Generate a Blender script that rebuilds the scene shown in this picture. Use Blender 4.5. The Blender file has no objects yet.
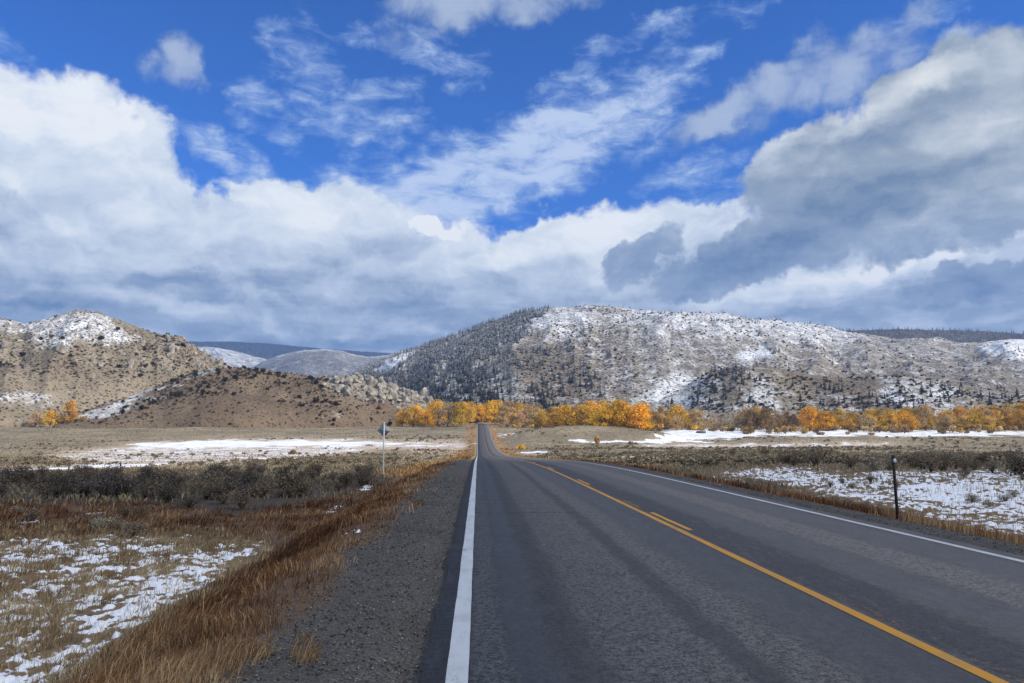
import bpy, math, random
import numpy as np
from math import radians, tan, pi

rng = np.random.default_rng(7)
random.seed(7)
D = bpy.data
scene = bpy.context.scene
COL = scene.collection

# ------------------------------------------------------------------ camera maths
EYE = 1.63
F = 768.0
YAW, PITCH = radians(2.53), radians(6.9)
FWD = np.array([math.sin(YAW) * math.cos(PITCH), math.cos(YAW) * math.cos(PITCH), math.sin(PITCH)])
RGT = np.array([math.cos(YAW), -math.sin(YAW), 0.0])
UPV = np.cross(RGT, FWD)

def ray(px, py):
    px = np.asarray(px, float); py = np.asarray(py, float)
    d = FWD + np.multiply.outer((px - 512) / F, RGT) + np.multiply.outer((341.5 - py) / F, UPV)
    return d / np.linalg.norm(d, axis=-1, keepdims=True)

def proj(x, y, z):
    """pixel the point falls on, used to lay out real ground cover; points behind give nan"""
    p = np.stack([x, y, z - EYE], -1)
    w = p @ FWD
    w = np.where(w > 0.3, w, np.nan)
    return 512 + F * (p @ RGT) / w, 341.5 - F * (p @ UPV) / w

def azel(px, py):
    d = ray(px, py)
    return np.arctan2(d[..., 0], d[..., 1]), np.arcsin(d[..., 2])

# ------------------------------------------------------------------ noise
def _hash(ix, iy, s):
    h = (ix.astype(np.int64) * 374761393 + iy.astype(np.int64) * 668265263 + s * 974634777) & 0xFFFFFFFF
    h = ((h ^ (h >> 13)) * 1274126177) & 0xFFFFFFFF
    return ((h ^ (h >> 16)) & 0xFFFF) / 65535.0

def vnoise(x, y, s=0):
    x = np.asarray(x, float); y = np.asarray(y, float)
    ix, iy = np.floor(x), np.floor(y)
    fx, fy = x - ix, y - iy
    fx = fx * fx * fx * (fx * (fx * 6 - 15) + 10); fy = fy * fy * fy * (fy * (fy * 6 - 15) + 10)
    a, b = _hash(ix, iy, s), _hash(ix + 1, iy, s)
    c, d = _hash(ix, iy + 1, s), _hash(ix + 1, iy + 1, s)
    return (a + (b - a) * fx) * (1 - fy) + (c + (d - c) * fx) * fy

def fbm(x, y, oct=4, s=0, gain=0.5):
    t = 0.0; a = 1.0; n = 0.0
    for i in range(oct):
        t = t + a * vnoise(x * 2 ** i + 17.3 * i, y * 2 ** i - 9.1 * i, s + i); n += a; a *= gain
    return t / n - 0.5

def ridged(x, y, oct=4, s=0):
    t = 0.0; a = 1.0; n = 0.0
    for i in range(oct):
        t = t + a * (1 - np.abs(2 * vnoise(x * 2 ** i + 5.7 * i, y * 2 ** i + 3.1 * i, s + i) - 1)); n += a; a *= 0.5
    return t / n

def sst(a, b, x):
    t = np.clip((x - a) / (b - a), 0, 1)
    return t * t * (3 - 2 * t)

# ------------------------------------------------------------------ mesh helpers
def mk(name, V, faces, mats, matidx=None, attrs=None, smooth=True, parent=None, link=True):
    V = np.asarray(V, np.float32)
    me = D.meshes.new(name)
    me.vertices.add(len(V)); me.vertices.foreach_set("co", V.ravel())
    loops = np.concatenate([np.asarray(f, np.int32).ravel() for f in faces])
    tot = np.concatenate([np.full(len(f), np.asarray(f).shape[1], np.int32) for f in faces])
    st = np.concatenate([[0], np.cumsum(tot)[:-1]]).astype(np.int32)
    me.loops.add(len(loops)); me.loops.foreach_set("vertex_index", loops)
    me.polygons.add(len(tot)); me.polygons.foreach_set("loop_start", st)
    if smooth:
        me.polygons.foreach_set("use_smooth", np.ones(len(tot), bool))
    if not isinstance(mats, (list, tuple)): mats = [mats]
    for m in mats: me.materials.append(m)
    if matidx is not None: me.polygons.foreach_set("material_index", np.asarray(matidx, np.int32))
    for k, v in (attrs or {}).items():
        a = me.attributes.new(k, 'FLOAT', 'POINT'); a.data.foreach_set("value", np.asarray(v, np.float32))
    me.update(calc_edges=True)
    o = D.objects.new(name, me)
    if link: COL.objects.link(o)
    if parent is not None: o.parent = parent
    return o

def tag(o, label, cat, group=None, kind=None):
    if label: o["label"] = label
    if cat: o["category"] = cat
    if group: o["group"] = group
    if kind: o["kind"] = kind
    return o

def struct(o, label, cat):
    return tag(o, label, cat, kind="structure")

def empty(name, loc, rz=0.0, scale=1.0):
    o = D.objects.new(name, None); COL.objects.link(o)
    o.location = loc; o.rotation_euler = (0, 0, rz)
    o.scale = scale if hasattr(scale, '__len__') else (scale,) * 3
    o.empty_display_size = 0.3
    return o

def grid_faces(nr, nc, wrap=False):
    i = np.arange(nr - 1)[:, None]; j = np.arange(nc if wrap else nc - 1)[None, :]
    j2 = (j + 1) % nc
    return np.stack([i * nc + j, i * nc + j2, (i + 1) * nc + j2, (i + 1) * nc + j], -1).reshape(-1, 4)

def tube(pts, rad, n=6):
    """tapered tube along a polyline; returns verts, quads"""
    pts = np.asarray(pts, float); rad = np.asarray(rad, float)
    T = np.gradient(pts, axis=0); T /= np.linalg.norm(T, axis=1, keepdims=True) + 1e-9
    ref = np.where(np.abs(T[:, 2:3]) > 0.9, [[1.0, 0, 0]], [[0, 0, 1.0]])
    A = np.cross(T, ref); A /= np.linalg.norm(A, axis=1, keepdims=True) + 1e-9
    B = np.cross(T, A)
    th = np.arange(n) / n * 2 * pi
    V = pts[:, None] + rad[:, None, None] * (A[:, None] * np.cos(th)[None, :, None] + B[:, None] * np.sin(th)[None, :, None])
    return V.reshape(-1, 3), grid_faces(len(pts), n, True)

class Acc:
    def __init__(s): s.V = []; s.Fq = []; s.Ft = []; s.n = 0; s.A = []
    def add(s, V, q=None, t=None, a=0.5):
        V = np.asarray(V, float)
        if q is not None and len(q): s.Fq.append(np.asarray(q) + s.n)
        if t is not None and len(t): s.Ft.append(np.asarray(t) + s.n)
        s.V.append(V); s.A.append(np.broadcast_to(np.asarray(a, float), (len(V),))); s.n += len(V)
    def get(s):
        fs = []
        if s.Fq: fs.append(np.concatenate(s.Fq))
        if s.Ft: fs.append(np.concatenate(s.Ft))
        return np.concatenate(s.V), fs, np.concatenate(s.A)

# ------------------------------------------------------------------ node helpers
def newmat(name):
    m = D.materials.new(name); m.use_nodes = True
    m.node_tree.nodes.clear()
    return m, NT(m.node_tree)

class NT:
    def __init__(s, t): s.t = t
    def n(s, typ, **kw):
        x = s.t.nodes.new(typ)
        for k, v in kw.items(): setattr(x, k, v)
        return x
    def put(s, sock, v):
        if v is None: return
        if isinstance(v, bpy.types.NodeSocket): s.t.links.new(v, sock)
        else:
            if sock.type == 'RGBA' and not hasattr(v, '__len__'): v = (v, v, v, 1)
            if sock.type == 'RGBA' and len(v) == 3: v = (*v, 1)
            sock.default_value = v
    def m(s, op, a, b=None, c=None, clamp=False):
        x = s.n('ShaderNodeMath', operation=op, use_clamp=clamp)
        for i, v in enumerate((a, b, c)):
            if v is not None: s.put(x.inputs[i], v)
        return x.outputs[0]
    def add(s, a, b): return s.m('ADD', a, b)
    def mul(s, a, b): return s.m('MULTIPLY', a, b)
    def sub(s, a, b): return s.m('SUBTRACT', a, b)
    def vm(s, op, a, b=None):
        x = s.n('ShaderNodeVectorMath', operation=op)
        s.put(x.inputs[0], a)
        if b is not None:
            if op == 'SCALE': s.put(x.inputs[3], b)
            else: s.put(x.inputs[1], b)
        return x.outputs[1] if op in ('LENGTH', 'DOT_PRODUCT') else x.outputs[0]
    def mix(s, f, a, b, blend='MIX'):
        x = s.n('ShaderNodeMix', data_type='RGBA', blend_type=blend)
        s.put(x.inputs[0], f); s.put(x.inputs[6], a); s.put(x.inputs[7], b)
        return x.outputs[2]
    def noise(s, vec, scale, detail=3, rough=0.5, dist=0.0, out='Fac', dims='3D'):
        x = s.n('ShaderNodeTexNoise', noise_dimensions=dims)
        if vec is not None: s.put(x.inputs['Vector'], vec)
        x.inputs['Scale'].default_value = scale; x.inputs['Detail'].default_value = detail
        x.inputs['Roughness'].default_value = rough; x.inputs['Distortion'].default_value = dist
        return x.outputs[out]
    def voro(s, vec, scale, feature='F1', out='Distance', **kw):
        x = s.n('ShaderNodeTexVoronoi', feature=feature, **kw)
        s.put(x.inputs['Vector'], vec); x.inputs['Scale'].default_value = scale
        return x.outputs[out]
    def rng(s, v, a, b, c=0.0, d=1.0, smooth=True):
        x = s.n('ShaderNodeMapRange', interpolation_type='SMOOTHSTEP' if smooth else 'LINEAR')
        s.put(x.inputs[0], v)
        for i, q in enumerate((a, b, c, d)): s.put(x.inputs[i + 1], q)
        return x.outputs[0]
    def ramp(s, f, stops, interp='LINEAR'):
        x = s.n('ShaderNodeValToRGB'); r = x.color_ramp; r.interpolation = interp
        while len(r.elements) < len(stops): r.elements.new(0.5)
        for e, (p, c) in zip(r.elements, stops): e.position = p; e.color = (*c, 1)
        s.put(x.inputs[0], f)
        return x.outputs[0]
    def attr(s, name): return s.n('ShaderNodeAttribute', attribute_name=name).outputs['Fac']
    def pos(s): return s.n('ShaderNodeNewGeometry').outputs['Position']
    def mapv(s, vec, loc=(0, 0, 0), rot=(0, 0, 0), scale=(1, 1, 1), typ='POINT'):
        x = s.n('ShaderNodeMapping', vector_type=typ)
        s.put(x.inputs[0], vec); x.inputs[1].default_value = loc; x.inputs[2].default_value = rot; x.inputs[3].default_value = scale
        return x.outputs[0]
    def xyz(s, v):
        x = s.n('ShaderNodeSeparateXYZ'); s.put(x.inputs[0], v); return x.outputs
    def bump(s, h, dist=0.02, strength=1.0):
        x = s.n('ShaderNodeBump'); s.put(x.inputs['Height'], h)
        x.inputs['Distance'].default_value = dist; x.inputs['Strength'].default_value = strength
        return x.outputs[0]
    def bsdf(s, col, rough=0.9, spec=0.2, metal=0.0, normal=None):
        x = s.n('ShaderNodeBsdfPrincipled')
        s.put(x.inputs['Base Color'], col); s.put(x.inputs['Roughness'], rough)
        x.inputs['Specular IOR Level'].default_value = spec; x.inputs['Metallic'].default_value = metal
        if normal is not None: s.put(x.inputs['Normal'], normal)
        o = s.n('ShaderNodeOutputMaterial'); s.t.links.new(x.outputs[0], o.inputs[0])
        return x
    def leafout(s, col, trans=0.3):
        d = s.n('ShaderNodeBsdfDiffuse'); s.put(d.inputs[0], col)
        t = s.n('ShaderNodeBsdfTranslucent'); s.put(t.inputs[0], col)
        x = s.n('ShaderNodeMixShader'); x.inputs[0].default_value = trans
        s.t.links.new(d.outputs[0], x.inputs[1]); s.t.links.new(t.outputs[0], x.inputs[2])
        o = s.n('ShaderNodeOutputMaterial'); s.t.links.new(x.outputs[0], o.inputs[0])

# ------------------------------------------------------------------ terrain functions
_yk = np.arange(-400, 20000, 2.0)
def _prof(pts):
    v = np.interp(_yk, *zip(*pts))
    k = np.hanning(25); k /= k.sum()
    vp = np.pad(v, 12, mode='edge')
    return np.convolve(vp, k, 'valid')
_PR0 = _prof([(-400, 0), (0, 0), (42, 0), (66, -.50), (90, -1.15), (120, -1.90), (190, -3.57), (250, -4.1), (300, -3.65), (400, -.75),
              (500, 5.5), (626, 9.9), (660, 11.4), (700, 12.2), (760, 12.6), (900, 12.6), (1500, 10), (20000, 10)])
_PR1 = _prof([(-400, 0), (0, 0), (42, 0), (66, -.50), (90, -1.15), (120, -1.9), (190, -3.4), (250, -4.1), (350, -2.2), (420, .3), (470, 2.4),
              (520, 4.0), (600, 5.5), (700, 7.0), (900, 9), (1500, 10), (20000, 10)])
def P(y): return np.interp(y, _yk, _PR0)
def PRt(y): return np.interp(y, _yk, _PR1)
def rcx(y): return -np.clip(y - 612, 0, None) ** 2 / 480.0   # the road bends left over the far crest

def bumpf(x, y, cx, cy, rx, ry, h):
    q = ((x - cx) / rx) ** 2 + ((y - cy) / ry) ** 2
    return h * np.clip(1 - q, 0, None) ** 1.5

def ground_h(x, y):
    x = np.asarray(x, float); y = np.asarray(y, float)
    xr = x - rcx(y)
    r = np.hypot(x, y)
    w = sst(12, 70, xr)
    z = P(y) * (1 - w) + PRt(y) * w
    fade = 1 - 0.55 * sst(60, 200, y)
    left = -1.12 * sst(-1.75, -5.2, xr) * fade + 0.10 * sst(-5.5, -12, xr)
    right = -0.62 * sst(7.9, 10.6, xr) * fade + 0.40 * sst(11.0, 22, xr)
    z = z + left + right
    off = sst(-1.9, -4, xr) + sst(8.2, 11, xr)
    z = z + off * fbm(x * .9, y * .9, 3, 3) * 0.16 * (1 - sst(60, 160, r) * .6)
    z = z + off * fbm(x / 60, y / 60, 3, 11) * sst(30, 300, r) * 3.0 * (1 - sst(8, 40, 40 - np.abs(xr - 3.5)) * .9)
    z = z + (bumpf(x, y, 55, 392, 58, 40, 6.4) + bumpf(x, y, 165, 352, 92, 26, 3.2)) * sst(9, 24, xr)
    z = z + sst(900, 3000, r) * -14
    onroad = sst(-.9, -.5, xr) * sst(7.9, 7.5, xr)
    return z - 0.05 * onroad

def inpoly(px, py, poly):
    """soft signed measure: + inside, px distance to the polygon edge"""
    px = np.nan_to_num(px, nan=-9e4); py = np.nan_to_num(py, nan=-9e4)
    ins = np.zeros(px.shape, bool); dist = np.full(px.shape, 1e9)
    n = len(poly)
    for i in range(n):
        (x0, y0), (x1, y1) = poly[i], poly[(i + 1) % n]
        if y0 != y1:
            c = ((y0 > py) != (y1 > py)) & (px < (x1 - x0) * (py - y0) / (y1 - y0) + x0)
            ins ^= c
        ex, ey = x1 - x0, (y1 - y0)
        t = np.clip(((px - x0) * ex + (py - y0) * ey) / (ex * ex + ey * ey), 0, 1)
        dist = np.minimum(dist, np.hypot(px - x0 - t * ex, (py - y0 - t * ey)))
    return np.where(ins, dist, -dist)

def march(px, py, rmax=1200):
    """where sight lines meet the ground sheet"""
    d = ray(px, py)
    rs = np.exp(np.linspace(math.log(3), math.log(rmax), 900))
    X = d[:, None, 0] * rs; Y = d[:, None, 1] * rs; Z = EYE + d[:, None, 2] * rs
    G = ground_h(X, Y)
    hit = Z < G
    k = np.argmax(hit, 1); ok = hit.any(1)
    i = np.arange(len(k))
    return X[i, k], Y[i, k], G[i, k], ok

# ------------------------------------------------------------------ ground cover layout
SNOW_ZONES = [  # polygon on the photo, amount, soft edge px
    ([(128, 441.5), (230, 439.5), (330, 439), (400, 442), (395, 446), (330, 447.5), (250, 449), (130, 449.5)], .66, 2),
    ([(40, 456), (130, 444), (230, 439), (330, 438), (470, 443), (470, 450), (400, 449), (330, 455), (240, 463), (120, 469), (-20, 474), (-20, 468), (90, 462)], .475, 2),
    ([(-20, 470), (60, 467), (170, 462), (170, 465), (70, 470), (-20, 473)], .72, 1),
    ([(400, 444), (470, 445), (470, 449), (400, 448)], .45, 1.5),
    ([(575, 439.2), (640, 439.5), (700, 441), (700, 443.5), (640, 442.5), (570, 442.5)], .75, 1),
    ([(655, 427), (720, 426), (800, 429), (1040, 431), (1040, 436.5), (900, 437), (760, 436.5), (690, 442), (640, 443), (668, 438)], .62, 1.2),
    ([(520, 451), (548, 450), (548, 454), (522, 455)], .7, 1),
    ([(600, 455.5), (655, 455), (650, 459), (600, 459)], .52, 1),
    ([(640, 444), (860, 442.5), (900, 445), (760, 447.5), (640, 447.5)], .50, 1),
    ([(500, 428), (512, 430), (520, 438), (508, 440)], .45, 1),
    ([(700, 472), (790, 464), (860, 472), (930, 466), (1060, 470), (1060, 545), (960, 524), (880, 508), (790, 488)], .55, 5),
    ([(900, 480), (1010, 482), (1040, 512), (960, 512), (890, 500)], .72, 8),
    ([(-420, 545), (60, 536), (140, 532), (190, 540), (262, 540), (262, 556), (215, 585), (150, 630), (50, 690), (-60, 760), (-500, 760)], .49, 6),
    ([(262, 544), (255, 558), (190, 596), (120, 645), (40, 700), (-30, 740), (-30, 690), (60, 640), (140, 590), (200, 556)], .60, 8),
    ([(85, 508), (112, 510), (108, 518), (88, 518)], .62, 3), ([(18, 520), (40, 516), (44, 524), (20, 527)], .62, 3),
    ([(355, 487), (380, 483), (384, 487), (360, 492)], .72, 2), ([(315, 508), (345, 503), (348, 508), (318, 513)], .56, 2),
    ([(346, 532), (360, 529), (362, 534), (348, 537)], .62, 3),
]

def ground_attrs(x, y, z):
    px, py = proj(x, y, z)
    xr = x - rcx(y)
    snow = np.zeros(x.shape)
    far = sst(25, 120, np.hypot(x, y))
    wx = px + far * 46 * fbm(x / 11, y / 11, 4, 71) + (1 - far) * 30 * fbm(x * .8, y * .5, 4, 72)
    wy = py + far * 5.5 * fbm(x / 9, y / 16, 4, 73) + (1 - far) * 16 * fbm(x * .8, y * .5, 4, 74)
    for poly, amt, soft in SNOW_ZONES:
        s = sst(-soft * 1.6, soft * 1.6, inpoly(wx, wy, poly))
        snow = np.maximum(snow, s * amt)
    r = np.hypot(x, y)
    pink = sst(-4, 3, np.maximum(np.maximum(inpoly(wx, wy, SNOW_ZONES[1][0]), inpoly(wx, wy, SNOW_ZONES[8][0])), inpoly(wx, wy, [(400, 440), (470, 440), (470, 456), (400, 458)]))) * far
    lump = fbm(x * 8.5, y * 5.5, 4, 75) + .25 * fbm(x * 1.3, y * 1.3, 2, 76)
    snow = np.where(snow > .02, np.clip(snow + (1 - far) * lump * 1.25, 0.0, 1.3), 0)
    gen = 0.38 * sst(-6, -9, xr) * sst(60, 30, r) * (np.isnan(px) | (py > 690))   # outside the frame the verge goes on
    snow = np.maximum(snow, gen)
    gravel = np.maximum(sst(-1.85, -1.5, xr + .62 * fbm(x * 1.3, y * .9, 4, 5)) * sst(4, 3, xr), sst(8.3, 8.0, xr + .3 * fbm(x * 1.3, y * .7, 3, 6)) * sst(3, 4, xr))
    gravel = gravel * sst(120, 60, y)
    red = np.maximum(sst(-4.6, -4.2, xr + .5 * fbm(x, y, 2, 8)) * sst(3, 0, xr), sst(10.2, 9.2, xr) * sst(4, 7, xr)) * sst(700, 300, y)
    red = np.maximum(red, .8 * sst(-4, 4, inpoly(px, py, [(-40, 500), (150, 500), (240, 512), (330, 500), (400, 480), (400, 520), (270, 540), (130, 534), (60, 540), (-40, 540)])))
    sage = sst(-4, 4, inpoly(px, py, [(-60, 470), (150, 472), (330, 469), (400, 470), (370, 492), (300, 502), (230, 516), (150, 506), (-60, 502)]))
    org = (sst(-9, -3, xr) * sst(4, 2, xr) + sst(16, 9, xr) * sst(4, 7, xr)) * sst(50, 110, y) * sst(720, 640, y)
    return dict(org=org, snow=snow, gravel=gravel, red=red, sage=sage, pink=pink, far=far)

# ================================================================== materials
def m_ground():
    m, s = newmat("ground_soil_grass_and_snow")
    p = s.pos()
    n1 = s.noise(p, .035, 4, .6); n2 = s.noise(p, .5, 4, .65); n3 = s.noise(p, 5, 4, .7); n4 = s.noise(p, 40, 3, .7)
    fine = s.add(s.mul(n3, .5), s.mul(n4, .5))
    field = s.mix(s.rng(n1, .38, .62), (.27, .225, .15), (.41, .33, .215))
    field = s.mix(s.rng(n2, .35, .7, 0, .7), field, (.15, .13, .095))
    field = s.mix(s.sub(1.0, s.attr('far')), field, s.mix(fine, (.075, .055, .04), (.17, .125, .085)))
    field = s.mix(s.mul(s.attr("pink"), s.rng(s.noise(p, .4, 4, .7), .3, .6, .35, .85)), field, (.62, .49, .38))
    field = s.mix(s.mul(s.rng(s.attr('snow'), .1, .3), s.sub(1.0, s.attr('far'))), field, s.mix(s.rng(n4, .3, .7), (.13, .085, .05), (.33, .24, .14)))
    red = s.mix(s.rng(fine, .3, .7), (.075, .046, .030), (.22, .14, .085))
    c = s.mix(s.attr("red"), field, red)
    c = s.mix(s.attr("org"), c, s.mix(s.rng(fine, .3, .7), (.25, .15, .07), (.46, .31, .17)))
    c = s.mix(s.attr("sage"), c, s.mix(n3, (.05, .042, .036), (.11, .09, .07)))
    c = s.mix(s.rng(fine, .3, .75, .0, .55), c, s.mix(.5, c, (.05, .035, .025)))
    vor = s.n('ShaderNodeTexVoronoi'); s.put(vor.inputs['Vector'], p); vor.inputs['Scale'].default_value = 42
    stone = s.rng(s.xyz(vor.outputs['Color'])[0], .80, .98)
    grav = s.mix(s.rng(n4, .3, .7), (.050, .046, .042), (.135, .125, .116))
    grav = s.mix(s.mul(stone, s.rng(vor.outputs['Distance'], .45, .25)), grav, (.25, .245, .24))
    grav = s.mix(s.rng(n2, .45, .75, 0, .6), grav, (.055, .050, .047))
    g = s.attr("gravel")
    c = s.mix(g, c, grav)
    sn = s.noise(p, .16, 4, .6); sm = s.noise(p, 3.4, 4, .66); ff = s.attr('far')
    th = s.add(s.attr("snow"), s.add(s.mul(s.sub(sn, .5), s.mix(ff, .25, 1.0)), s.mul(s.sub(sm, .5), s.mix(ff, .55, 1.0))))
    sf = s.mul(s.rng(th, .47, .56), s.rng(s.attr("snow"), .05, .2))
    c = s.mix(sf, c, (.84, .86, .90))
    h = s.add(s.add(s.mul(n3, .6), s.mul(n4, .4)), s.mul(sf, .7))
    s.bsdf(c, .95, .1, normal=s.bump(h, .05, .7))
    return m

def m_road():
    m, s = newmat("road_worn_asphalt")
    p0 = s.pos(); X, Y, Z = s.xyz(p0)
    p = s.mapv(p0, (3.31, 7.77, .413), (.31, .23, 0))
    wob = s.add(s.mul(s.sub(s.noise(p, .22, 2, .5), .5), .2), s.mul(s.sub(s.noise(s.mapv(p, scale=(1, .3, 1)), 3, 4, .7), .5), .22))
    x = s.add(X, wob)
    agg = s.noise(p, 62, 3, .7); agg2 = s.noise(p, 19, 4, .85)
    streak = s.noise(s.mapv(p, scale=(1, .05, 1)), 7, 4, .65)
    big = s.noise(s.mapv(p, scale=(1, .15, 1)), .9, 5, .65)
    grain = s.add(s.mul(agg, .45), s.mul(agg2, .55))
    base = s.mix(s.rng(grain, .38, .62), (.052, .049, .046), (.115, .109, .103))
    def band(a, b, c, d): return s.mul(s.rng(x, a, b), s.rng(x, c, d, 1, 0))
    coarse = s.m('MAXIMUM', s.m('MAXIMUM', band(.86, 1.02, 1.78, 1.95), band(2.05, 2.2, 2.4, 2.75)), s.m('MAXIMUM', band(5.0, 5.35, 5.8, 6.1), band(-.12, .0, .12, .3)))
    speck = s.mix(s.rng(grain, .40, .60), (.034, .032, .030), (.212, .202, .190))
    c = s.mix(s.mul(coarse, .85), base, speck)
    smooth = s.m('MAXIMUM', s.m('MAXIMUM', band(.2, .32, .5, .66), band(2.5, 2.8, 3.3, 3.5)), s.m('MAXIMUM', band(4.3, 4.6, 4.9, 5.2), band(5.9, 6.2, 6.7, 6.95)))
    c = s.mix(s.mul(smooth, .6), c, s.mix(s.rng(grain, .35, .65), (.060, .060, .063), (.102, .101, .104)))
    dk = s.m('MAXIMUM', band(.56, .68, .76, .92), s.mul(band(1.82, 1.92, 2.02, 2.16), .8))
    c = s.mix(s.mul(dk, s.rng(big, .3, .6, .1, .34)), c, s.mix(s.rng(grain, .4, .6), (.034, .034, .040), (.070, .070, .078)))
    ragged = s.add(x, s.mul(s.sub(s.noise(s.mapv(p, scale=(1, .35, 1)), 3.5, 5, .75), .5), .9))
    dark = s.mul(s.rng(X, 3.53, 3.6), s.rng(ragged, 4.22, 4.40, 1, 0))
    c = s.mix(s.mul(dark, .78), c, s.mix(s.rng(grain, .4, .6), (.028, .028, .033), (.062, .062, .068)))
    dark2 = s.mul(s.rng(ragged, 2.95, 3.2), s.rng(X, 3.45, 3.38))
    c = s.mix(s.mul(dark2, .35), c, (.045, .045, .050))
    edge = s.rng(s.add(X, s.mul(s.sub(agg2, .5), .06)), -.16, -.22)
    c = s.mix(s.mul(edge, .75), c, s.mix(s.rng(grain, .4, .6), (.022, .022, .026), (.058, .057, .060)))
    c = s.mix(s.rng(streak, .52, .72, 0, .45), c, (.045, .045, .050))
    c = s.mix(s.rng(streak, .46, .30, 0, .22), c, (.17, .165, .16))
    cy = s.add(Y, s.mul(s.sub(s.noise(p, .9, 5, .7), .5), .6))
    def crack(y, w, xm): return s.mul(s.rng(s.m('ABSOLUTE', s.sub(cy, y)), .0, w, 1, 0), s.rng(X, xm + .3, xm))
    ck = s.m('MAXIMUM', crack(16.4, .09, 1.9), s.m('MAXIMUM', crack(27.5, .10, 3.2), crack(41.0, .14, 2.6)))
    c = s.mix(s.mul(ck, .65), c, (.018, .018, .018))
    ghost = s.mul(s.mul(s.rng(s.m('ABSOLUTE', s.sub(X, 3.655)), .09, .03), s.rng(s.add(s.mul(agg2, .6), s.mul(big, .5)), .58, .68)), .55)
    c = s.mix(ghost, c, (.42, .22, .03))
    s.bsdf(c, s.mix(smooth, .85, .70), .3, normal=s.bump(grain, .006, .5))
    return m

def m_paint(name, col, wear=.355):
    m, s = newmat(name)
    p = s.pos()
    n = s.add(s.mul(s.noise(s.mapv(p, (1.3, .7, .41), (.3, .2, .4)), 45, 4, .8), .55), s.mul(s.noise(s.mapv(p, (1.3, .7, .41), (.3, .2, 0), scale=(1, .2, 1)), 5, 4, .7), .45))
    c = s.mix(s.rng(n, wear, wear + .10, 1, 0), col, (.09, .09, .09))
    c = s.mix(s.rng(n, .35, .65, .30, 0), c, s.mix(.5, col, (.09, .09, .09)))
    c = s.mix(s.rng(s.noise(p, 2.2, 3, .6), .45, .75, 0, .25), c, (.16, .15, .14))
    s.bsdf(c, .6, .3, normal=s.bump(s.noise(p, 75, 2, .6), .006, .6))
    return m

def m_hill(name, soil_a, soil_b, shrub, scale=1.0, snowcol=(.83, .85, .88), rockc=(.42, .36, .28)):
    m, s = newmat(name)
    p = s.pos()
    q = s.vm('SCALE', p, scale)
    n1 = s.noise(q, .012, 4, .6); n2 = s.noise(q, .055, 5, .68); n3 = s.noise(q, .33, 4, .75); n4 = s.noise(q, 1.3, 2, .7)
    soil = s.mix(s.rng(n1, .35, .65), soil_a, soil_b)
    soil = s.mix(s.mul(s.attr('brown'), s.rng(n2, .3, .6, .4, 1)), soil, (.175, .125, .078))
    soil = s.mix(s.mul(s.rng(n3, .36, .66), .7), soil, s.mix(.55, soil, (.05, .042, .035)))
    soil = s.mix(s.mul(s.rng(n4, .4, .65), .45), soil, s.mix(.6, soil, (.45, .37, .27)))
    rk = s.rng(s.add(s.attr("rock"), s.mul(s.sub(n2, .5), 1.5)), .42, .60)
    crag = s.mix(s.rng(n3, .38, .56), s.mix(.6, rockc, (.09, .075, .06)), rockc)
    soil = s.mix(rk, soil, crag)
    v = s.n('ShaderNodeTexVoronoi'); s.put(v.inputs['Vector'], s.vm('ADD', q, s.vm('SCALE', s.noise(q, .4, 2, .6, out='Color'), 2.5))); v.inputs['Scale'].default_value = .24
    keep = s.rng(s.add(s.xyz(v.outputs['Color'])[0], s.add(s.mul(s.sub(n2, .5), 1.6), s.mul(s.sub(s.attr("shrub"), .5), .7))), .50, .56)
    sh = s.mul(s.rng(v.outputs['Distance'], .46, .28), keep)
    sw = s.add(s.attr("snow"), s.add(s.mul(s.sub(n2, .5), 1.15), s.add(s.mul(s.sub(n3, .5), .95), s.mul(s.sub(n4, .5), .5))))
    c = s.mix(s.rng(sw, .31, .76), soil, snowcol)
    c = s.mix(s.mul(sh, .80), c, shrub)
    h = s.add(s.mul(n2, 2.0), s.add(s.mul(n3, 1.2), s.mul(sh, .5)))
    s.bsdf(c, .95, .05, normal=s.bump(h, 3.0 / scale, .75))
    return m

def m_leaf(name, spread=.5, trans=.35, ramp=None):
    """colour comes from each plant's own object colour, varied leaf by leaf"""
    m, s = newmat(name)
    oi = s.n('ShaderNodeObjectInfo')
    a = s.attr("rnd")
    f = s.rng(a, 0, 1, 1 - spread, 1 + spread, smooth=False)
    hs = s.n('ShaderNodeHueSaturation'); s.put(hs.inputs['Color'], oi.outputs['Color'])
    s.put(hs.inputs['Value'], f)
    s.put(hs.inputs['Hue'], s.rng(oi.outputs['Random'], 0, 1, .488, .512, smooth=False))
    s.leafout(hs.outputs[0], trans)
    return m

def m_ramp(name, stops, trans=.25):
    m, s = newmat(name)
    s.leafout(s.ramp(s.attr("rnd"), stops), trans)
    return m

def m_plain(name, ca, cb, scale=8, rough=.85, metal=0., spec=.2, bump=.01):
    m, s = newmat(name)
    tc = s.n('ShaderNodeTexCoord').outputs['Object']
    n = s.noise(tc, scale, 5, .65)
    s.bsdf(s.mix(s.rng(n, .35, .65), ca, cb), rough, spec, metal, normal=s.bump(n, bump, .6))
    return m

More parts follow.
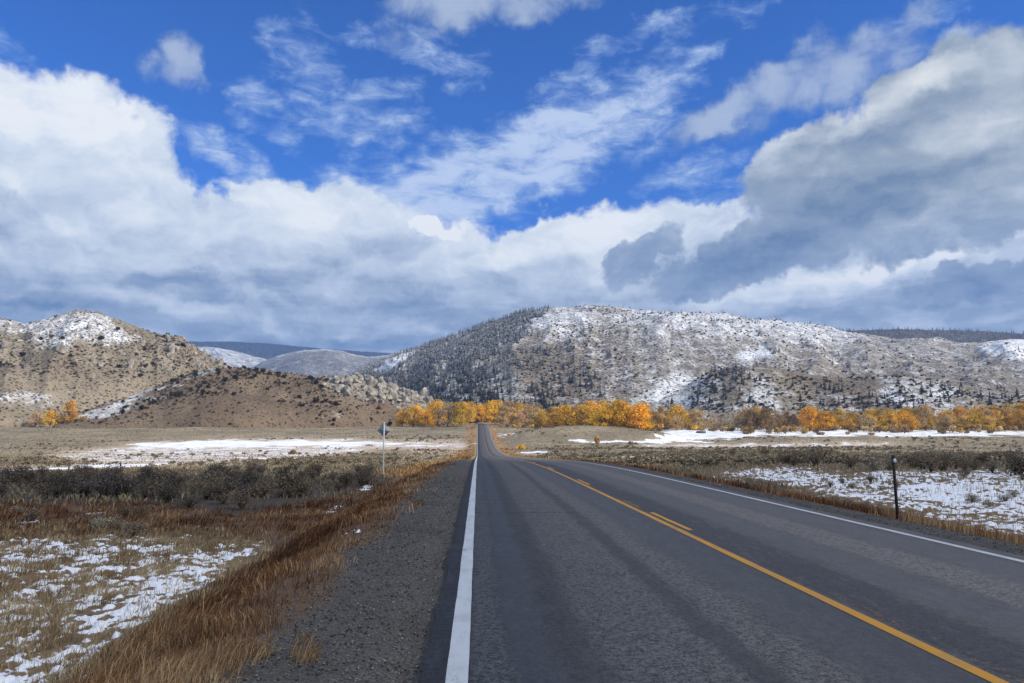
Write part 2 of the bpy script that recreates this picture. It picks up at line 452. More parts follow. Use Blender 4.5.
M_GROUND = m_ground()
M_ROAD = m_road()
M_WHITE = m_paint("white_road_paint", (.53, .56, .585))
M_YELLOW = m_paint("yellow_road_paint", (.56, .265, .012), .365)
M_BARK = m_plain("grey_bark", (.10, .085, .07), (.24, .205, .17), 6)
M_LEAF = m_leaf("autumn_leaves", .55, .3)
M_TWIG = m_leaf("scrub_twigs_and_leaves", .6, .15)
M_STEEL = m_plain("galvanised_steel", (.46, .47, .48), (.62, .63, .64), 14, .5, .35, .5, .002)
M_SIGNBACK = m_plain("weathered_aluminium_sign_back", (.27, .28, .30), (.38, .39, .41), 9, .6, .1, .4, .002)
M_POST = m_plain("dark_weathered_post", (.022, .018, .015), (.06, .048, .04), 25, .85)
M_REFL = m_plain("white_reflector", (.46, .48, .51), (.60, .62, .65), 30, .25, 0, .6, .001)
M_WOOD = m_plain("weathered_fence_wood", (.07, .055, .045), (.17, .14, .115), 20, .9)
M_ROCK = m_plain("tan_granite", (.17, .15, .125), (.50, .45, .37), .35, .95, 0, .1, .6)

# ================================================================== ground, road
def build_ground():
    fine = np.radians(np.arange(-42, 47.01, .1))
    coarse = np.radians(np.arange(50, 316, 3.5))
    az = np.concatenate([fine, coarse])
    r1 = np.exp(np.concatenate([np.arange(math.log(1.4), math.log(26), .0062), np.arange(math.log(26), math.log(900), .0118)]))
    r2 = np.exp(np.linspace(math.log(920), math.log(14000), 26))
    r = np.concatenate([[.35, .8], r1, r2])
    R, A = np.meshgrid(r, az, indexing='ij')
    X, Y = R * np.sin(A), R * np.cos(A)
    Z = ground_h(X, Y)
    at = ground_attrs(X, Y, Z)
    # snow lies as a real, lumpy crust close by
    near = sst(45, 15, R) * sst(.1, .45, at['snow'])
    Z = Z + near * np.clip(at['snow'] - .44, 0, .5) * .16
    Z = Z + at['gravel'] * fbm(X * 8, Y * 8, 2, 22) * .03 * sst(30, 8, R)
    V = np.stack([X, Y, Z], -1).reshape(-1, 3)
    V = np.concatenate([V, [[0, 0, -.05]]])
    fq = grid_faces(len(r), len(az), True)[:, ::-1]
    nc = len(az); j = np.arange(nc)
    ft = np.stack([np.full(nc, len(V) - 1), (j + 1) % nc, j], -1)
    at = {k: np.append(v.ravel(), 0) for k, v in at.items()}
    o = mk("ground", V, [fq, ft], M_GROUND, attrs=at)
    struct(o, "rolling sagebrush valley floor with patches of snow beside the road", "ground")
build_ground()

YR = np.concatenate([np.arange(-40, 110, .5), np.arange(110, 720, 2.5)])
def strip(name, x0, x1, ya, yb, lift, mat, label, cat, ragged=0.0, skirt=0.0):
    ys = np.unique(np.concatenate([[ya, yb], YR[(YR > ya) & (YR < yb)]]))
    if ragged: ys = np.unique(np.concatenate([ys, np.arange(max(ya, 2), min(40, yb), .08)]).round(3))
    ys = ys[np.concatenate([[True], np.diff(ys) > .015])]
    c = rcx(ys); z = P(ys) + lift
    l = x0 + (ragged * 2 * fbm(ys * 1.6, ys * 0, 4, 31) if ragged else 0)
    r_ = x1 + (ragged * 2 * fbm(ys * 1.6, ys * 0, 4, 37) if ragged else 0)
    cols = [(l, z)] + ([((x0 + x1) / 2 + 0 * ys, z)] if x1 - x0 > 2 else []) + [(r_, z)]
    if skirt: cols = [(l - .02, z - skirt)] + cols + [(r_ + .02, z - skirt)]
    V = np.stack([np.stack([cx + c + 0 * ys, ys, zz + 0 * ys], -1) for cx, zz in cols], 1).reshape(-1, 3)
    o = mk(name, V, [grid_faces(len(ys), len(cols))], mat, smooth=False)
    return struct(o, label, cat)
strip("road", -.36, 7.38, -40, 716, 0.0, M_ROAD, "two lane grey asphalt highway running down and up the valley", "road", .035, .12)
strip("white_edge_line", -.205, -.055, -40, 714, .004, M_WHITE, "wide white line along the left pavement edge", "road marking", .005)
strip("white_edge_line", 6.98, 7.10, -40, 714, .004, M_WHITE, "thin white line along the right pavement edge", "road marking", .005)
strip("yellow_centre_line", 3.40, 3.515, -40, 714, .004, M_YELLOW, "solid yellow line down the middle of the road", "road marking", .005)
k = 0
for y0 in np.arange(1.3, 130, 12.0):
    txt = ["short yellow dash beside the solid line, mostly behind the viewer", "nearest full yellow dash beside the solid centre line",
           "second yellow dash beside the solid centre line"]
    o = strip("yellow_dash", 3.605, 3.70, y0, y0 + 3.0, .004, M_YELLOW, txt[k] if k < 3 else "distant yellow dash beside the solid centre line towards the dip", "road marking", .005)
    o["group"] = "yellow dashes of the centre line"
    k += 1

# ================================================================== hills
class Hill:
    """a hill laid out by bearing: crest height and distance per bearing, rising from its foot"""
    def __init__(s, crest, foot, zb, shape=1.0, rough=8, gully=10, seed=0, gs=90.0, peak=2.0, steps=(.0012, 160)):
        px = np.array([c[0] for c in crest], float); py = np.array([c[1] for c in crest], float)
        s.a, e = azel(px, py)
        s.R = np.array([c[2] for c in crest], float)
        s.h = EYE + s.R * np.tan(e)
        fa, _ = azel(np.array([f[0] for f in foot], float), np.full(len(foot), 430.0))
        s.fa, s.fr = fa, np.array([f[1] for f in foot], float)
        s.zb, s.shape, s.rough, s.gully, s.seed, s.gs, s.peak, s.steps = zb, shape, rough, gully, seed, gs, peak, steps
    def par(s, x, y):
        az = np.arctan2(x, y); r = np.hypot(x, y)
        Rc = np.interp(az, s.a, s.R); Rf = np.interp(az, s.fa, s.fr)
        return az, r, (r - Rf) / (Rc - Rf), np.interp(az, s.a, s.h)
    def z(s, x, y):
        az, r, t, hc = s.par(x, y)
        tt = np.clip(t, 0, 1)
        k = tt ** s.shape
        k = k * (1.25 - .25 * k ** 2)
        back = np.clip(t - 1, 0, None)
        env = np.sin(np.clip(tt, 0, 1) * pi) ** .7
        u = az * np.interp(.5, [0, 1], [s.fr.mean(), s.R.mean()]) / s.gs
        g = ridged(u + .35 * fbm(x / 150, y / 150, 3, s.seed + 9), r / s.gs * .28, 4, s.seed) - .55
        n = fbm(x / (s.gs * .9), y / (s.gs * .9), 5, s.seed + 5)
        z = s.zb + (hc - s.zb) * np.minimum(k, 1.0) - back * (hc - s.zb) * .35 * (1 + back)
        z = z + env * (g * s.gully + n * s.rough * 1.6) + s.peak * 2 * fbm(x / 22, y / 22, 3, s.seed + 2) * sst(-.05, .2, t)
        return z - 8 * sst(0.03, -.05, t)
    def grid(s):
        az = np.arange(s.a[0], s.a[-1], s.steps[0])
        t = np.concatenate([np.linspace(-.06, 1.0, s.steps[1]), np.linspace(1.02, 1.7, 14)])
        Rc = np.interp(az, s.a, s.R); Rf = np.interp(az, s.fa, s.fr)
        T, A = np.meshgrid(t, az, indexing='ij')
        R = Rf + (Rc - Rf) * T
        X, Y = R * np.sin(A), R * np.cos(A)
        return X, Y, s.z(X, Y), T
    def build(s, name, mat, label, cat, attrf):
        X, Y, Z, T = s.grid()
        px, py = proj(X.ravel(), Y.ravel(), Z.ravel())
        xx, yy = X.ravel() / s.gs, Y.ravel() / s.gs
        px, py = px + 34 * fbm(xx * 1.7, yy * 1.7, 4, s.seed + 31), py + 18 * fbm(xx * 1.7, yy * 1.7, 4, s.seed + 37)
        at = attrf(px, py, T.ravel())
        o = mk(name, np.stack([X, Y, Z], -1).reshape(-1, 3), [grid_faces(*X.shape)[:, ::-1]], mat, attrs=at)
        return struct(o, label, cat)
    def scatter(s, n, dens, t0=0.0, t1=1.0):
        """random spots on the slope, kept with a probability given where they show"""
        az = rng.uniform(s.a[0], s.a[-1], n); t = rng.uniform(t0, t1, n)
        Rc = np.interp(az, s.a, s.R); Rf = np.interp(az, s.fa, s.fr)
        r = Rf + (Rc - Rf) * t
        x, y = r * np.sin(az), r * np.cos(az); z = s.z(x, y)
        px, py = proj(x, y, z)
        k = rng.uniform(0, 1, n) < dens(px, py, t) * np.clip(1 + 3.4 * fbm(x / 42, y / 42, 3, s.seed + 55), .06, 2.4)
        return np.stack([x, y, z], -1)[k], r[k], px[k], py[k]

WID = 1.0
def zones(px, py, zs, base=0.0):
    v = np.full(px.shape, float(base))
    for poly, amt, soft in zs:
        w = sst(-soft * WID, soft * WID, inpoly(px, py, poly))
        v = v * (1 - w) + amt * w
    return v

big_hill = Hill([(330, 392, 1900), (355, 373, 1850), (380, 362, 1800), (400, 353.5, 1750), (430, 345.5, 1650), (460, 335.5, 1600), (490, 324, 1550), (520, 315, 1500),
                 (540, 311.5, 1500), (570, 310, 1480), (600, 309.5, 1480), (640, 311, 1500), (700, 316, 1520), (760, 321, 1560), (820, 328, 1620), (860, 333, 1700),
                 (900, 340, 1750), (950, 345, 1800), (985, 345, 1850), (1010, 345, 1850), (1060, 352, 1900), (1200, 360, 1900), (1300, 395, 1900)],
                [(330, 900), (450, 740), (700, 760), (1024, 800), (1300, 900)], 3, .86, 12, 40, 40, 120, 2.4)
bench_hill = Hill([(600, 424, 900), (640, 404, 880), (680, 388, 870), (712, 371, 860), (735, 367, 860), (770, 367, 870), (810, 374, 890), (860, 379, 900), (900, 377, 900),
                   (960, 384, 920), (1024, 391, 930), (1200, 400, 950), (1300, 425, 950)],
                  [(600, 740), (700, 700), (1300, 760)], 2, .8, 4, 7, 60, 60, 1.4, (.001, 70))
left_hill = Hill([(-330, 400, 1100), (-180, 345, 1080), (-60, 326, 1050), (0, 320, 1040), (15, 321, 1040), (25, 324, 1030), (42, 319.5, 1020), (60, 316, 1000), (75, 314, 1000), (90, 317, 990),
                  (120, 323, 980), (150, 332, 960), (165, 335.5, 950), (180, 337.5, 940), (190, 347, 930), (215, 361, 915), (235, 371, 900), (262, 390, 890), (290, 420, 880)],
                 [(-330, 640), (0, 640), (80, 660), (290, 800)], 8, .78, 16, 34, 80, 62, 3.2, (.0009, 170))
knob_hill = Hill([(55, 424, 720), (80, 414, 720), (110, 401.5, 725), (150, 389, 730), (185, 376, 735), (215, 369, 740), (240, 367, 740), (270, 371, 740), (300, 375, 735), (330, 378, 725),
                  (350, 378, 715), (375, 381, 705), (400, 390, 695), (430, 402, 690), (450, 412, 690), (475, 426, 690)],
                 [(55, 600), (200, 560), (330, 575), (475, 640)], 6, .75, 4.0, 6.5, 120, 40, 1.6, (.0008, 130))
forest_ridge = Hill([(700, 345, 2700), (780, 333.5, 2700), (850, 330.5, 2700), (900, 329, 2700), (960, 330.5, 2750), (1024, 333.5, 2800), (1120, 338, 2800), (1260, 360, 2800), (1330, 400, 2800)],
                    [(700, 1900), (1330, 1900)], 20, 1.0, 10, 16, 160, 160, 2.0, (.0014, 60))
mountain = Hill([(60, 350, 6000), (150, 342.5, 6000), (185, 341.5, 6000), (230, 341.5, 6000), (270, 343.5, 6000), (300, 346.5, 6000), (340, 350, 6000), (380, 352.5, 6000), (440, 356, 6000), (560, 366, 6000)],
                [(60, 4700), (560, 4700)], 10, 1.0, 30, 50, 200, 500, 3.0, (.0012, 50))
snow_hill = Hill([(110, 356, 4600), (160, 348, 4600), (195, 346.5, 4600), (215, 347.5, 4600), (235, 351, 4550), (250, 355, 4500), (265, 359, 4450), (285, 366, 4400), (310, 378, 4400)],
                 [(110, 3000), (310, 3000)], 10, .9, 22, 45, 220, 220, 2.0, (.0008, 80))
snow_dome = Hill([(240, 374, 3900), (262, 362, 3800), (278, 356, 3800), (290, 353, 3750), (305, 350, 3700), (325, 349, 3700), (342, 351, 3700), (355, 355, 3700), (368, 357, 3750), (390, 355, 3800), (420, 358, 3800), (470, 372, 3800)],
                 [(240, 2500), (470, 2500)], 10, .9, 16, 26, 240, 220, 2.0, (.0008, 80))

M_BIG = m_hill("big_hill_snow_and_scrub", (.245, .228, .205), (.34, .31, .27), (.060, .053, .047), 1.0)
M_LEFT = m_hill("left_hill_rock_and_grass", (.25, .205, .14), (.40, .33, .235), (.07, .055, .036), 1.5)
M_KNOB = m_hill("knob_brown_grass", (.155, .105, .062), (.25, .18, .112), (.055, .042, .026), 2.0)
M_BENCH = m_hill("bench_brown_scrub", (.19, .155, .115), (.29, .24, .175), (.055, .045, .035), 1.2)
M_FAR = m_hill("far_mountain_forest_haze_blue", (.018, .030, .048), (.026, .040, .060), (.014, .022, .032), .15)  # dark forest, with some blue of the distant haze put into its colours
M_FSNOW = m_hill("distant_snow_slopes", (.20, .20, .20), (.30, .29, .28), (.06, .065, .07), .35)
M_FRIDGE = m_hill("forest_ridge_slope", (.085, .085, .08), (.12, .115, .105), (.05, .055, .05), .6)

WID = 1.9
def at_big(px, py, t):
    sn = zones(px, py, [
        ([(340, 395), (380, 358), (520, 305), (545, 305), (530, 340), (500, 352), (545, 375), (570, 410), (430, 420), (330, 410)], .40, 6),
        ([(372, 371), (390, 358), (412, 352), (410, 360), (385, 372)], .95, 3),
        ([(520, 335), (530, 309), (590, 303), (600, 320), (560, 338)], .60, 6),
        ([(470, 350), (540, 338), (580, 355), (600, 380), (580, 410), (540, 410), (520, 375)], .30, 8),
        ([(630, 300), (760, 305), (860, 325), (850, 345), (700, 335), (620, 325)], .60, 8),
        ([(735, 354), (765, 351), (768, 361), (736, 362)], .85, 3),
        ([(985, 348), (1000, 341), (1040, 345), (1030, 357), (990, 355)], .85, 3),
        ([(690, 362), (900, 366), (1040, 380), (1040, 420), (690, 420)], .34, 8),
        ([(660, 376), (690, 370), (705, 385), (690, 402), (655, 402)], .62, 5),
    ], .41)
    sh = zones(px, py, [([(530, 335), (600, 325), (640, 345), (620, 400), (540, 410), (500, 370)], 1.3, 10)], .85)
    return dict(snow=sn, shrub=sh, rock=np.full(px.shape, .05), brown=zones(px, py, [([(510, 345), (560, 325), (640, 345), (660, 385), (620, 412), (530, 412)], .8, 10), ([(690, 352), (1040, 365), (1040, 420), (690, 420)], .6, 8)]))
def at_bench(px, py, t):
    sn = zones(px, py, [([(640, 405), (690, 370), (715, 372), (715, 405), (640, 425)], .54, 5), ([(755, 370), (780, 385), (775, 420), (750, 420)], .55, 4),
                        ([(890, 375), (950, 385), (950, 410), (890, 410)], .55, 5), ([(780, 366), (880, 375), (880, 392), (780, 385)], .12, 4)], .36)
    return dict(snow=sn, shrub=np.full(px.shape, 1.0), rock=np.full(px.shape, .1))
def at_left(px, py, t):
    sn = zones(px, py, [([(-60, 315), (20, 316), (75, 306), (110, 316), (140, 340), (120, 345), (60, 345), (40, 332), (-10, 335)], .60, 6),
                        ([(20, 333), (75, 322), (85, 335), (50, 345)], .62, 4), ([(-20, 388), (60, 388), (60, 402), (-20, 402)], .46, 4)], .14)
    rk = zones(px, py, [([(-60, 335), (60, 345), (140, 335), (190, 335), (230, 375), (150, 375), (60, 380), (-60, 365)], .40, 8)], .12)
    return dict(snow=sn, shrub=zones(px, py, [([(-60, 365), (200, 372), (200, 420), (-60, 420)], .75, 5)], 1.25), rock=rk)
def at_knob(px, py, t):
    sn = zones(px, py, [([(60, 418), (110, 398), (150, 385), (210, 366), (225, 368), (175, 386), (140, 404), (95, 420)], .55, 3)], .03)
    rk = zones(px, py, [([(318, 372), (400, 376), (450, 405), (450, 425), (380, 404), (330, 395)], .62, 6), ([(325, 408), (352, 412), (350, 418), (330, 416)], .55, 3)], .10)
    return dict(snow=sn, shrub=zones(px, py, [([(190, 360), (340, 372), (330, 400), (250, 400), (190, 385)], 1.0, 8)], .35), rock=rk)
def at_c(sn, sh, rk=0.0):
    return lambda px, py, t: dict(snow=np.full(px.shape, sn), shrub=np.full(px.shape, sh), rock=np.full(px.shape, rk))

big_hill.build("hill", M_BIG, "broad snow-dusted hill across the valley with dark trees on its left flank", "hill", at_big)
bench_hill.build("hill", M_BENCH, "low scrubby bench at the foot of the big snowy hill", "hill", at_bench)
left_hill.build("hill", M_LEFT, "tan rocky hill on the far left with snow on its top", "hill", at_left)
knob_hill.build("hill", M_KNOB, "brown grassy knob with a rocky right end beside the road", "hill", at_knob)
forest_ridge.build("hill", M_FRIDGE, "dark forested ridge far behind the big snowy hill", "hill", at_c(.22, 1.0))
mountain.build("mountain", M_FAR, "distant dark blue flat-topped mountain on the horizon", "mountain", at_c(-.3, .6))
snow_hill.build("mountain", M_FSNOW, "far snowy ridge just right of the left hill", "mountain", at_c(.52, .8))
snow_dome.build("mountain", M_FSNOW, "far rounded grey hill with a pale snowy top in the valley gap", "mountain",
                lambda px, py, t: dict(snow=.30 + .3 * sst(.8, 1.0, t), shrub=np.full(px.shape, .9), rock=0 * t))

# ================================================================== plants
def leaf_quads(C, size, rnd, flat=0.0):
    n = len(C)
    a = rng.normal(size=(n, 3)); a /= np.linalg.norm(a, axis=1, keepdims=True)
    b = rng.normal(size=(n, 3)); b -= a * (a * b).sum(1, keepdims=True); b /= np.linalg.norm(b, axis=1, keepdims=True)
    if flat: a[:, 2] *= 1 - flat; b[:, 2] *= 1 - flat
    s = np.asarray(size).reshape(-1, 1) * np.ones((n, 1))
    V = np.stack([C - a * s, C - b * s * .6, C + a * s, C + b * s * .6], 1).reshape(-1, 3)
    q = np.arange(n * 4).reshape(-1, 4)
    return V, q, np.repeat(rnd, 4)

def cottonwood(seed, sparse=False):
    """unit-height tree: returns trunk (bark mesh) and crown (leaf mesh)"""
    R = np.random.default_rng(seed)
    tr = Acc(); cr = Acc()
    lean = R.normal(0, .03, 2)
    tp = [(0, 0, -.02), (lean[0] * .5, lean[1] * .5, .15), (lean[0], lean[1], .32), (lean[0] * 1.4, lean[1] * 1.4, .55)]
    tr.add(*tube(tp, [.026, .020, .016, .008]))
    nc = 20 if sparse else 30
    W = R.uniform(.30, .40)
    for i in range(nc):
        zc = R.uniform(.20, .95) if i > 5 else R.uniform(.12, .35)
        prof = math.sin(min(1, max(0.0, (zc - .02) / .98)) ** .8 * pi) ** .55
        th = R.uniform(0, 2 * pi); rr = W * prof * math.sqrt(R.uniform(.1, 1))
        c = np.array([rr * math.cos(th) + lean[0], rr * math.sin(th) + lean[1], zc])
        z0 = min(.5, max(.10, zc * .5))
        b = np.array([lean[0] * z0 * 2.5, lean[1] * z0 * 2.5, z0])
        mid = (b + c) / 2 + np.array([0, 0, .03])
        tr.add(*tube([b, mid, c], [.009, .006, .002], 4))
        for _ in range(5 if sparse else 2):
            e = c + R.normal(0, .07, 3) + np.array([0, 0, .04])
            tr.add(*tube([mid * .4 + c * .6, (c + e) / 2, e], [.004, .003, .001], 3))
        tone = R.uniform(.1, .9)
        n = 34 if sparse else 80
        cs = R.uniform(.05, .095)
        pts = c + R.normal(0, 1, (n, 3)) * [cs, cs, cs * .85]
        pts[:, 2] = np.clip(pts[:, 2], .05, 1.02)
        cr.add(*[x for x in (lambda t: (t[0], t[1]))(leaf_quads(pts, R.uniform(.018, .034, n), np.zeros(n)))], a=np.repeat(np.clip(tone + R.normal(0, .22, n), 0, 1), 4))
    return tr.get(), cr.get()

def bush(seed, n=420, h=.8, w=.65, size=.05, stems=14):
    """unit-ish rounded shrub of twigs and small leaves, one mesh"""
    R = np.random.default_rng(seed)
    A = Acc()
    for i in range(stems):
        th = R.uniform(0, 2 * pi); rr = R.uniform(.2, 1) * w * .85
        e = np.array([rr * math.cos(th), rr * math.sin(th), h * R.uniform(.6, .98) * math.sqrt(max(.1, 1 - (rr / w) ** 2 * .8))])
        A.add(*tube([(0, 0, -.05), e * [.45, .45, .55], e], [.022, .013, .004], 3), a=.15)
    nl = 9
    for i in range(nl):
        th = R.uniform(0, 2 * pi); rr = w * .62 * math.sqrt(R.uniform(0, 1))
        zc = h * (.30 + .40 * R.uniform(0, 1) * (1 - .5 * (rr / w) ** 2))
        c = np.array([rr * math.cos(th), rr * math.sin(th), zc]); tone = R.uniform(.15, .85)
        m = n // nl
        d = R.normal(0, 1, (m, 3)); d /= np.linalg.norm(d, axis=1, keepdims=True)
        pts = c + d * (R.uniform(.55, 1.05, (m, 1)) * [[w * .42, w * .42, h * .33]])
        pts[:, 2] = np.maximum(pts[:, 2], .03)
        V, q, a = leaf_quads(pts, R.uniform(.6, 1.3, m) * size, np.clip(tone + R.normal(0, .2, m), 0, 1))
        A.add(V, q, a=a)
    return A.get()

def conifer(seed, tiers=10, k=9):
    R = np.random.default_rng(seed)
    A = Acc(); A.add(*tube([(0, 0, -.05), (0, 0, .5), (0, 0, .98)], [.022, .014, .003], 5), a=.0)
    W = R.uniform(.20, .27)
    for i in range(tiers):
        t = (i + R.uniform(-.2, .2)) / (tiers - 1); z = .10 + .86 * t
        rad = W * max(0.0, 1 - t) ** .85 + .012
        n = max(4, int(k * (1 - .4 * t)))
        th0 = R.uniform(0, 6.28)
        for j in range(n):
            th = th0 + j / n * 2 * pi + R.normal(0, .12); L = rad * R.uniform(.7, 1.15)
            d = np.array([math.cos(th), math.sin(th)]); s = np.array([-d[1], d[0]]) * L * .45
            V = [(0, 0, z + .035), (d[0] * L * .6 + s[0], d[1] * L * .6 + s[1], z - L * .25), (d[0] * L, d[1] * L, z - L * .55), (d[0] * L * .6 - s[0], d[1] * L * .6 - s[1], z - L * .25)]
            A.add(V, [[0, 1, 2, 3]], a=np.clip(.5 + R.normal(0, .25), .1, 1))
    return A.get()

def m_conifer():
    m, s = newmat("snow_dusted_conifer")
    a = s.attr("rnd")
    g = s.n('ShaderNodeNewGeometry')
    up = s.xyz(g.outputs['Normal'])[2]
    nz = s.m('ABSOLUTE', up)
    n = s.noise(g.outputs['Position'], .35, 3, .7)
    oi = s.n('ShaderNodeObjectInfo')
    gcol = s.mix(a, (.016, .018, .015), (.052, .052, .040))
    zz = s.xyz(g.outputs['Position'])[2]
    sn = s.mul(s.rng(s.add(s.mul(nz, .45), s.mul(n, .8)), .64, .84), s.rng(zz, 30, 130, .06, .62))   # frost lies above the frost line
    s.leafout(s.mix(sn, gcol, (.72, .74, .78)), .05)
    return m
M_CONIFER = m_conifer()

# ---- cottonwoods along the river
CW = []
for i in range(7):
    (tv, tf, _), (cv, cf, ca) = cottonwood(100 + i, sparse=i >= 5)
    t = mk("trunk", tv, tf, M_BARK, link=False); c = mk("crown", cv, cf, M_LEAF, attrs=dict(rnd=ca), smooth=False, link=False)
    CW.append((t.data, c.data))
GOLD, AMBER, ORANGE, TAN, GREY, BROWN, RUST = ((.86, .50, .05), (.72, .445, .08), (.62, .39, .105), (.60, .43, .22), (.38, .315, .225), (.34, .22, .08), (.36, .235, .12))

def slope_at(px):
    d = ray(np.array([px]), np.array([430.0]))[0]
    return d[0] / d[1]
def spot(px, depth):
    x = slope_at(px) * depth
    return x, depth, float(ground_h(np.array([x]), np.array([depth]))[0])

def tree(px, depth, top, col, label, group, var=None, wide=1.0):
    x, y, z = spot(px, depth)
    d = ray(np.array([px]), np.array([top]))[0]
    h = max(2.0, EYE + d[2] / d[1] * y - z)
    v = random.randrange(5) if var is None else var
    e = empty("cottonwood_tree", (x, y, z), random.uniform(0, 6.28), (h * wide, h * wide, h))
    tag(e, label, "tree", group)
    t = D.objects.new("trunk", CW[v][0]); COL.objects.link(t); t.parent = e
    c = D.objects.new("crown", CW[v][1]); COL.objects.link(c); c.parent = e
    j = random.uniform(.85, 1.15)
    c.color = (*[q * j for q in col], 1)
    return e

TOPX = [428, 440, 455, 480, 500, 520, 540, 547, 555, 580, 600, 640, 646, 690, 710, 730, 745, 765, 790, 810, 825, 840, 860, 900, 930, 960, 990, 1024, 1100]
TOPY = [404, 399, 400, 400, 401, 403, 405, 413, 403, 403, 401, 401, 406, 404, 411, 412, 406, 405, 411, 402, 404, 410, 408, 406, 405, 405, 406, 404, 406]
ZONES = [(437, [GOLD], 0, "golden cottonwood at the left end of the riverside grove by the tan rocks"),
         (454, [GREY, TAN], 5, "grey half-bare cottonwood behind the round gold tree left of the road end"),
         (466, [TAN, AMBER, GOLD], None, "tan-gold cottonwood just left of the road end"),
         (500, [AMBER, AMBER, GOLD], None, "dark amber cottonwood crowding over the road end"),
         (524, [TAN, AMBER, AMBER], None, "pale tan cottonwood just right of the road end"),
         (546, [AMBER, TAN, GOLD], None, "gold-topped cottonwood left of the dark gap in the grove"),
         (592, [ORANGE, AMBER, GOLD], None, "orange-gold cottonwood behind the sagebrush knoll"),
         (645, [GOLD], None, "brilliant yellow cottonwood behind the right end of the sagebrush knoll"),
         (700, [TAN, AMBER, ORANGE], None, "tan and gold cottonwood above the left end of the snowy meadow"),
         (742, [GREY, TAN], 6, "thin greyish cottonwood behind the middle of the snowy meadow"),
         (800, [ORANGE, TAN, RUST], None, "russet cottonwood below the dark bench trees"),
         (832, [GOLD, AMBER], None, "tall gold cottonwood standing above its row over the snowy meadow"),
         (1200, [TAN, AMBER, GOLD, AMBER, ORANGE], None, "tan-gold cottonwood in the long row at the right of the valley")]
px = 431.0
while px < 1090:
    for lim, cols, var, lab in ZONES:
        if px < lim: break
    for row in range(2):
        p_ = px + random.uniform(-3, 3)
        t_ = np.interp(p_, TOPX, TOPY) + random.uniform(-1, 8) + row * 3
        dep = (random.uniform(600, 650) if row == 0 else random.uniform(555, 590))
        if p_ > 550: dep -= 45
        if 466 < p_ < 500: dep = random.uniform(700, 740) if row == 0 else random.uniform(715, 750)
        if row == 1 and (random.random() < .15 or 543 < p_ < 551): continue
        tree(p_, dep, t_, random.choice(cols), lab, "cottonwoods: " + lab, var if random.random() < .75 else None, random.uniform(.95, 1.35))
    px += random.uniform(4.0, 6.0) if px < 600 else random.uniform(5.0, 7.5)
for p_, t_, dep, w in ((402, 410, 590, 1.2), (413, 405.5, 585, 1.25), (425, 409, 580, 1.2)):
    tree(p_, dep, t_, GOLD, {402: "left lobe tree of the round gold clump below the tan rocks", 413: "tallest middle tree of the round gold clump below the tan rocks",
                             425: "right-hand tree of the round gold clump nearest the road end"}[p_], "round gold clump", 0 if p_ != 413 else 2, w)
for p_, t_, dep, c_, w, lab in ((35, 412, 560, TAN, 1.0, "small tan-gold tree, leftmost of the four below the left hill"), (49, 411, 560, GOLD, 1.5, "broad bright gold tree below the left hill"),
                                (68, 401, 560, AMBER, .8, "tall amber tree below the left hill, highest of the four"), (81, 416, 560, ORANGE, 1.0, "tiny orange tree at the foot of the snowy spur")):
    tree(p_, dep, t_, c_, lab, None, None, w)
for p_, t_, dep, c_, lab in ((604, 403, 500, GOLD, "left tree of the great yellow cottonwood mass"), (616, 400.5, 500, GOLD, "centre-left tree of the great yellow cottonwood mass"),
                             (628, 400.5, 498, GOLD, "centre-right tree of the great yellow cottonwood mass"), (639, 403, 495, GOLD, "right-end tree of the great yellow cottonwood mass by the snow"),
                             (432, 419, 565, GOLD, "small gold tree on the left verge of the road end"), (463, 417.5, 620, GOLD, "short bright gold tree touching the road end"),
                             (1005, 391, 820, GOLD, "gold tree up the gully behind the right-hand row"), (1020, 389, 820, AMBER, "amber tree at the frame edge behind the right-hand row")):
    tree(p_, dep, t_, c_, lab, None, None, 1.15)

# ---- shrubs
BUSH = [(lambda b: mk("bush", b[0], b[1], M_TWIG, attrs=dict(rnd=b[2]), smooth=False, link=False).data)(bush(300 + i, 620, .8, .62, .035, 22)) for i in range(6)]
DENSE = [(lambda b: mk("bush", b[0], b[1], M_TWIG, attrs=dict(rnd=b[2]), smooth=False, link=False).data)(bush(320 + i, 330, .9, .6, .10, 6)) for i in range(4)]
def shrub(name, mesh, loc, size, col, label, cat, group, zs=1.0):
    o = D.objects.new(name, mesh); COL.objects.link(o)
    o.location = loc; o.rotation_euler = (0, 0, random.uniform(0, 6.28)); o.scale = (size, size, size * zs)
    j = random.uniform(.8, 1.2); o.color = (*[q * j for q in col], 1)
    return tag(o, label, cat, group)

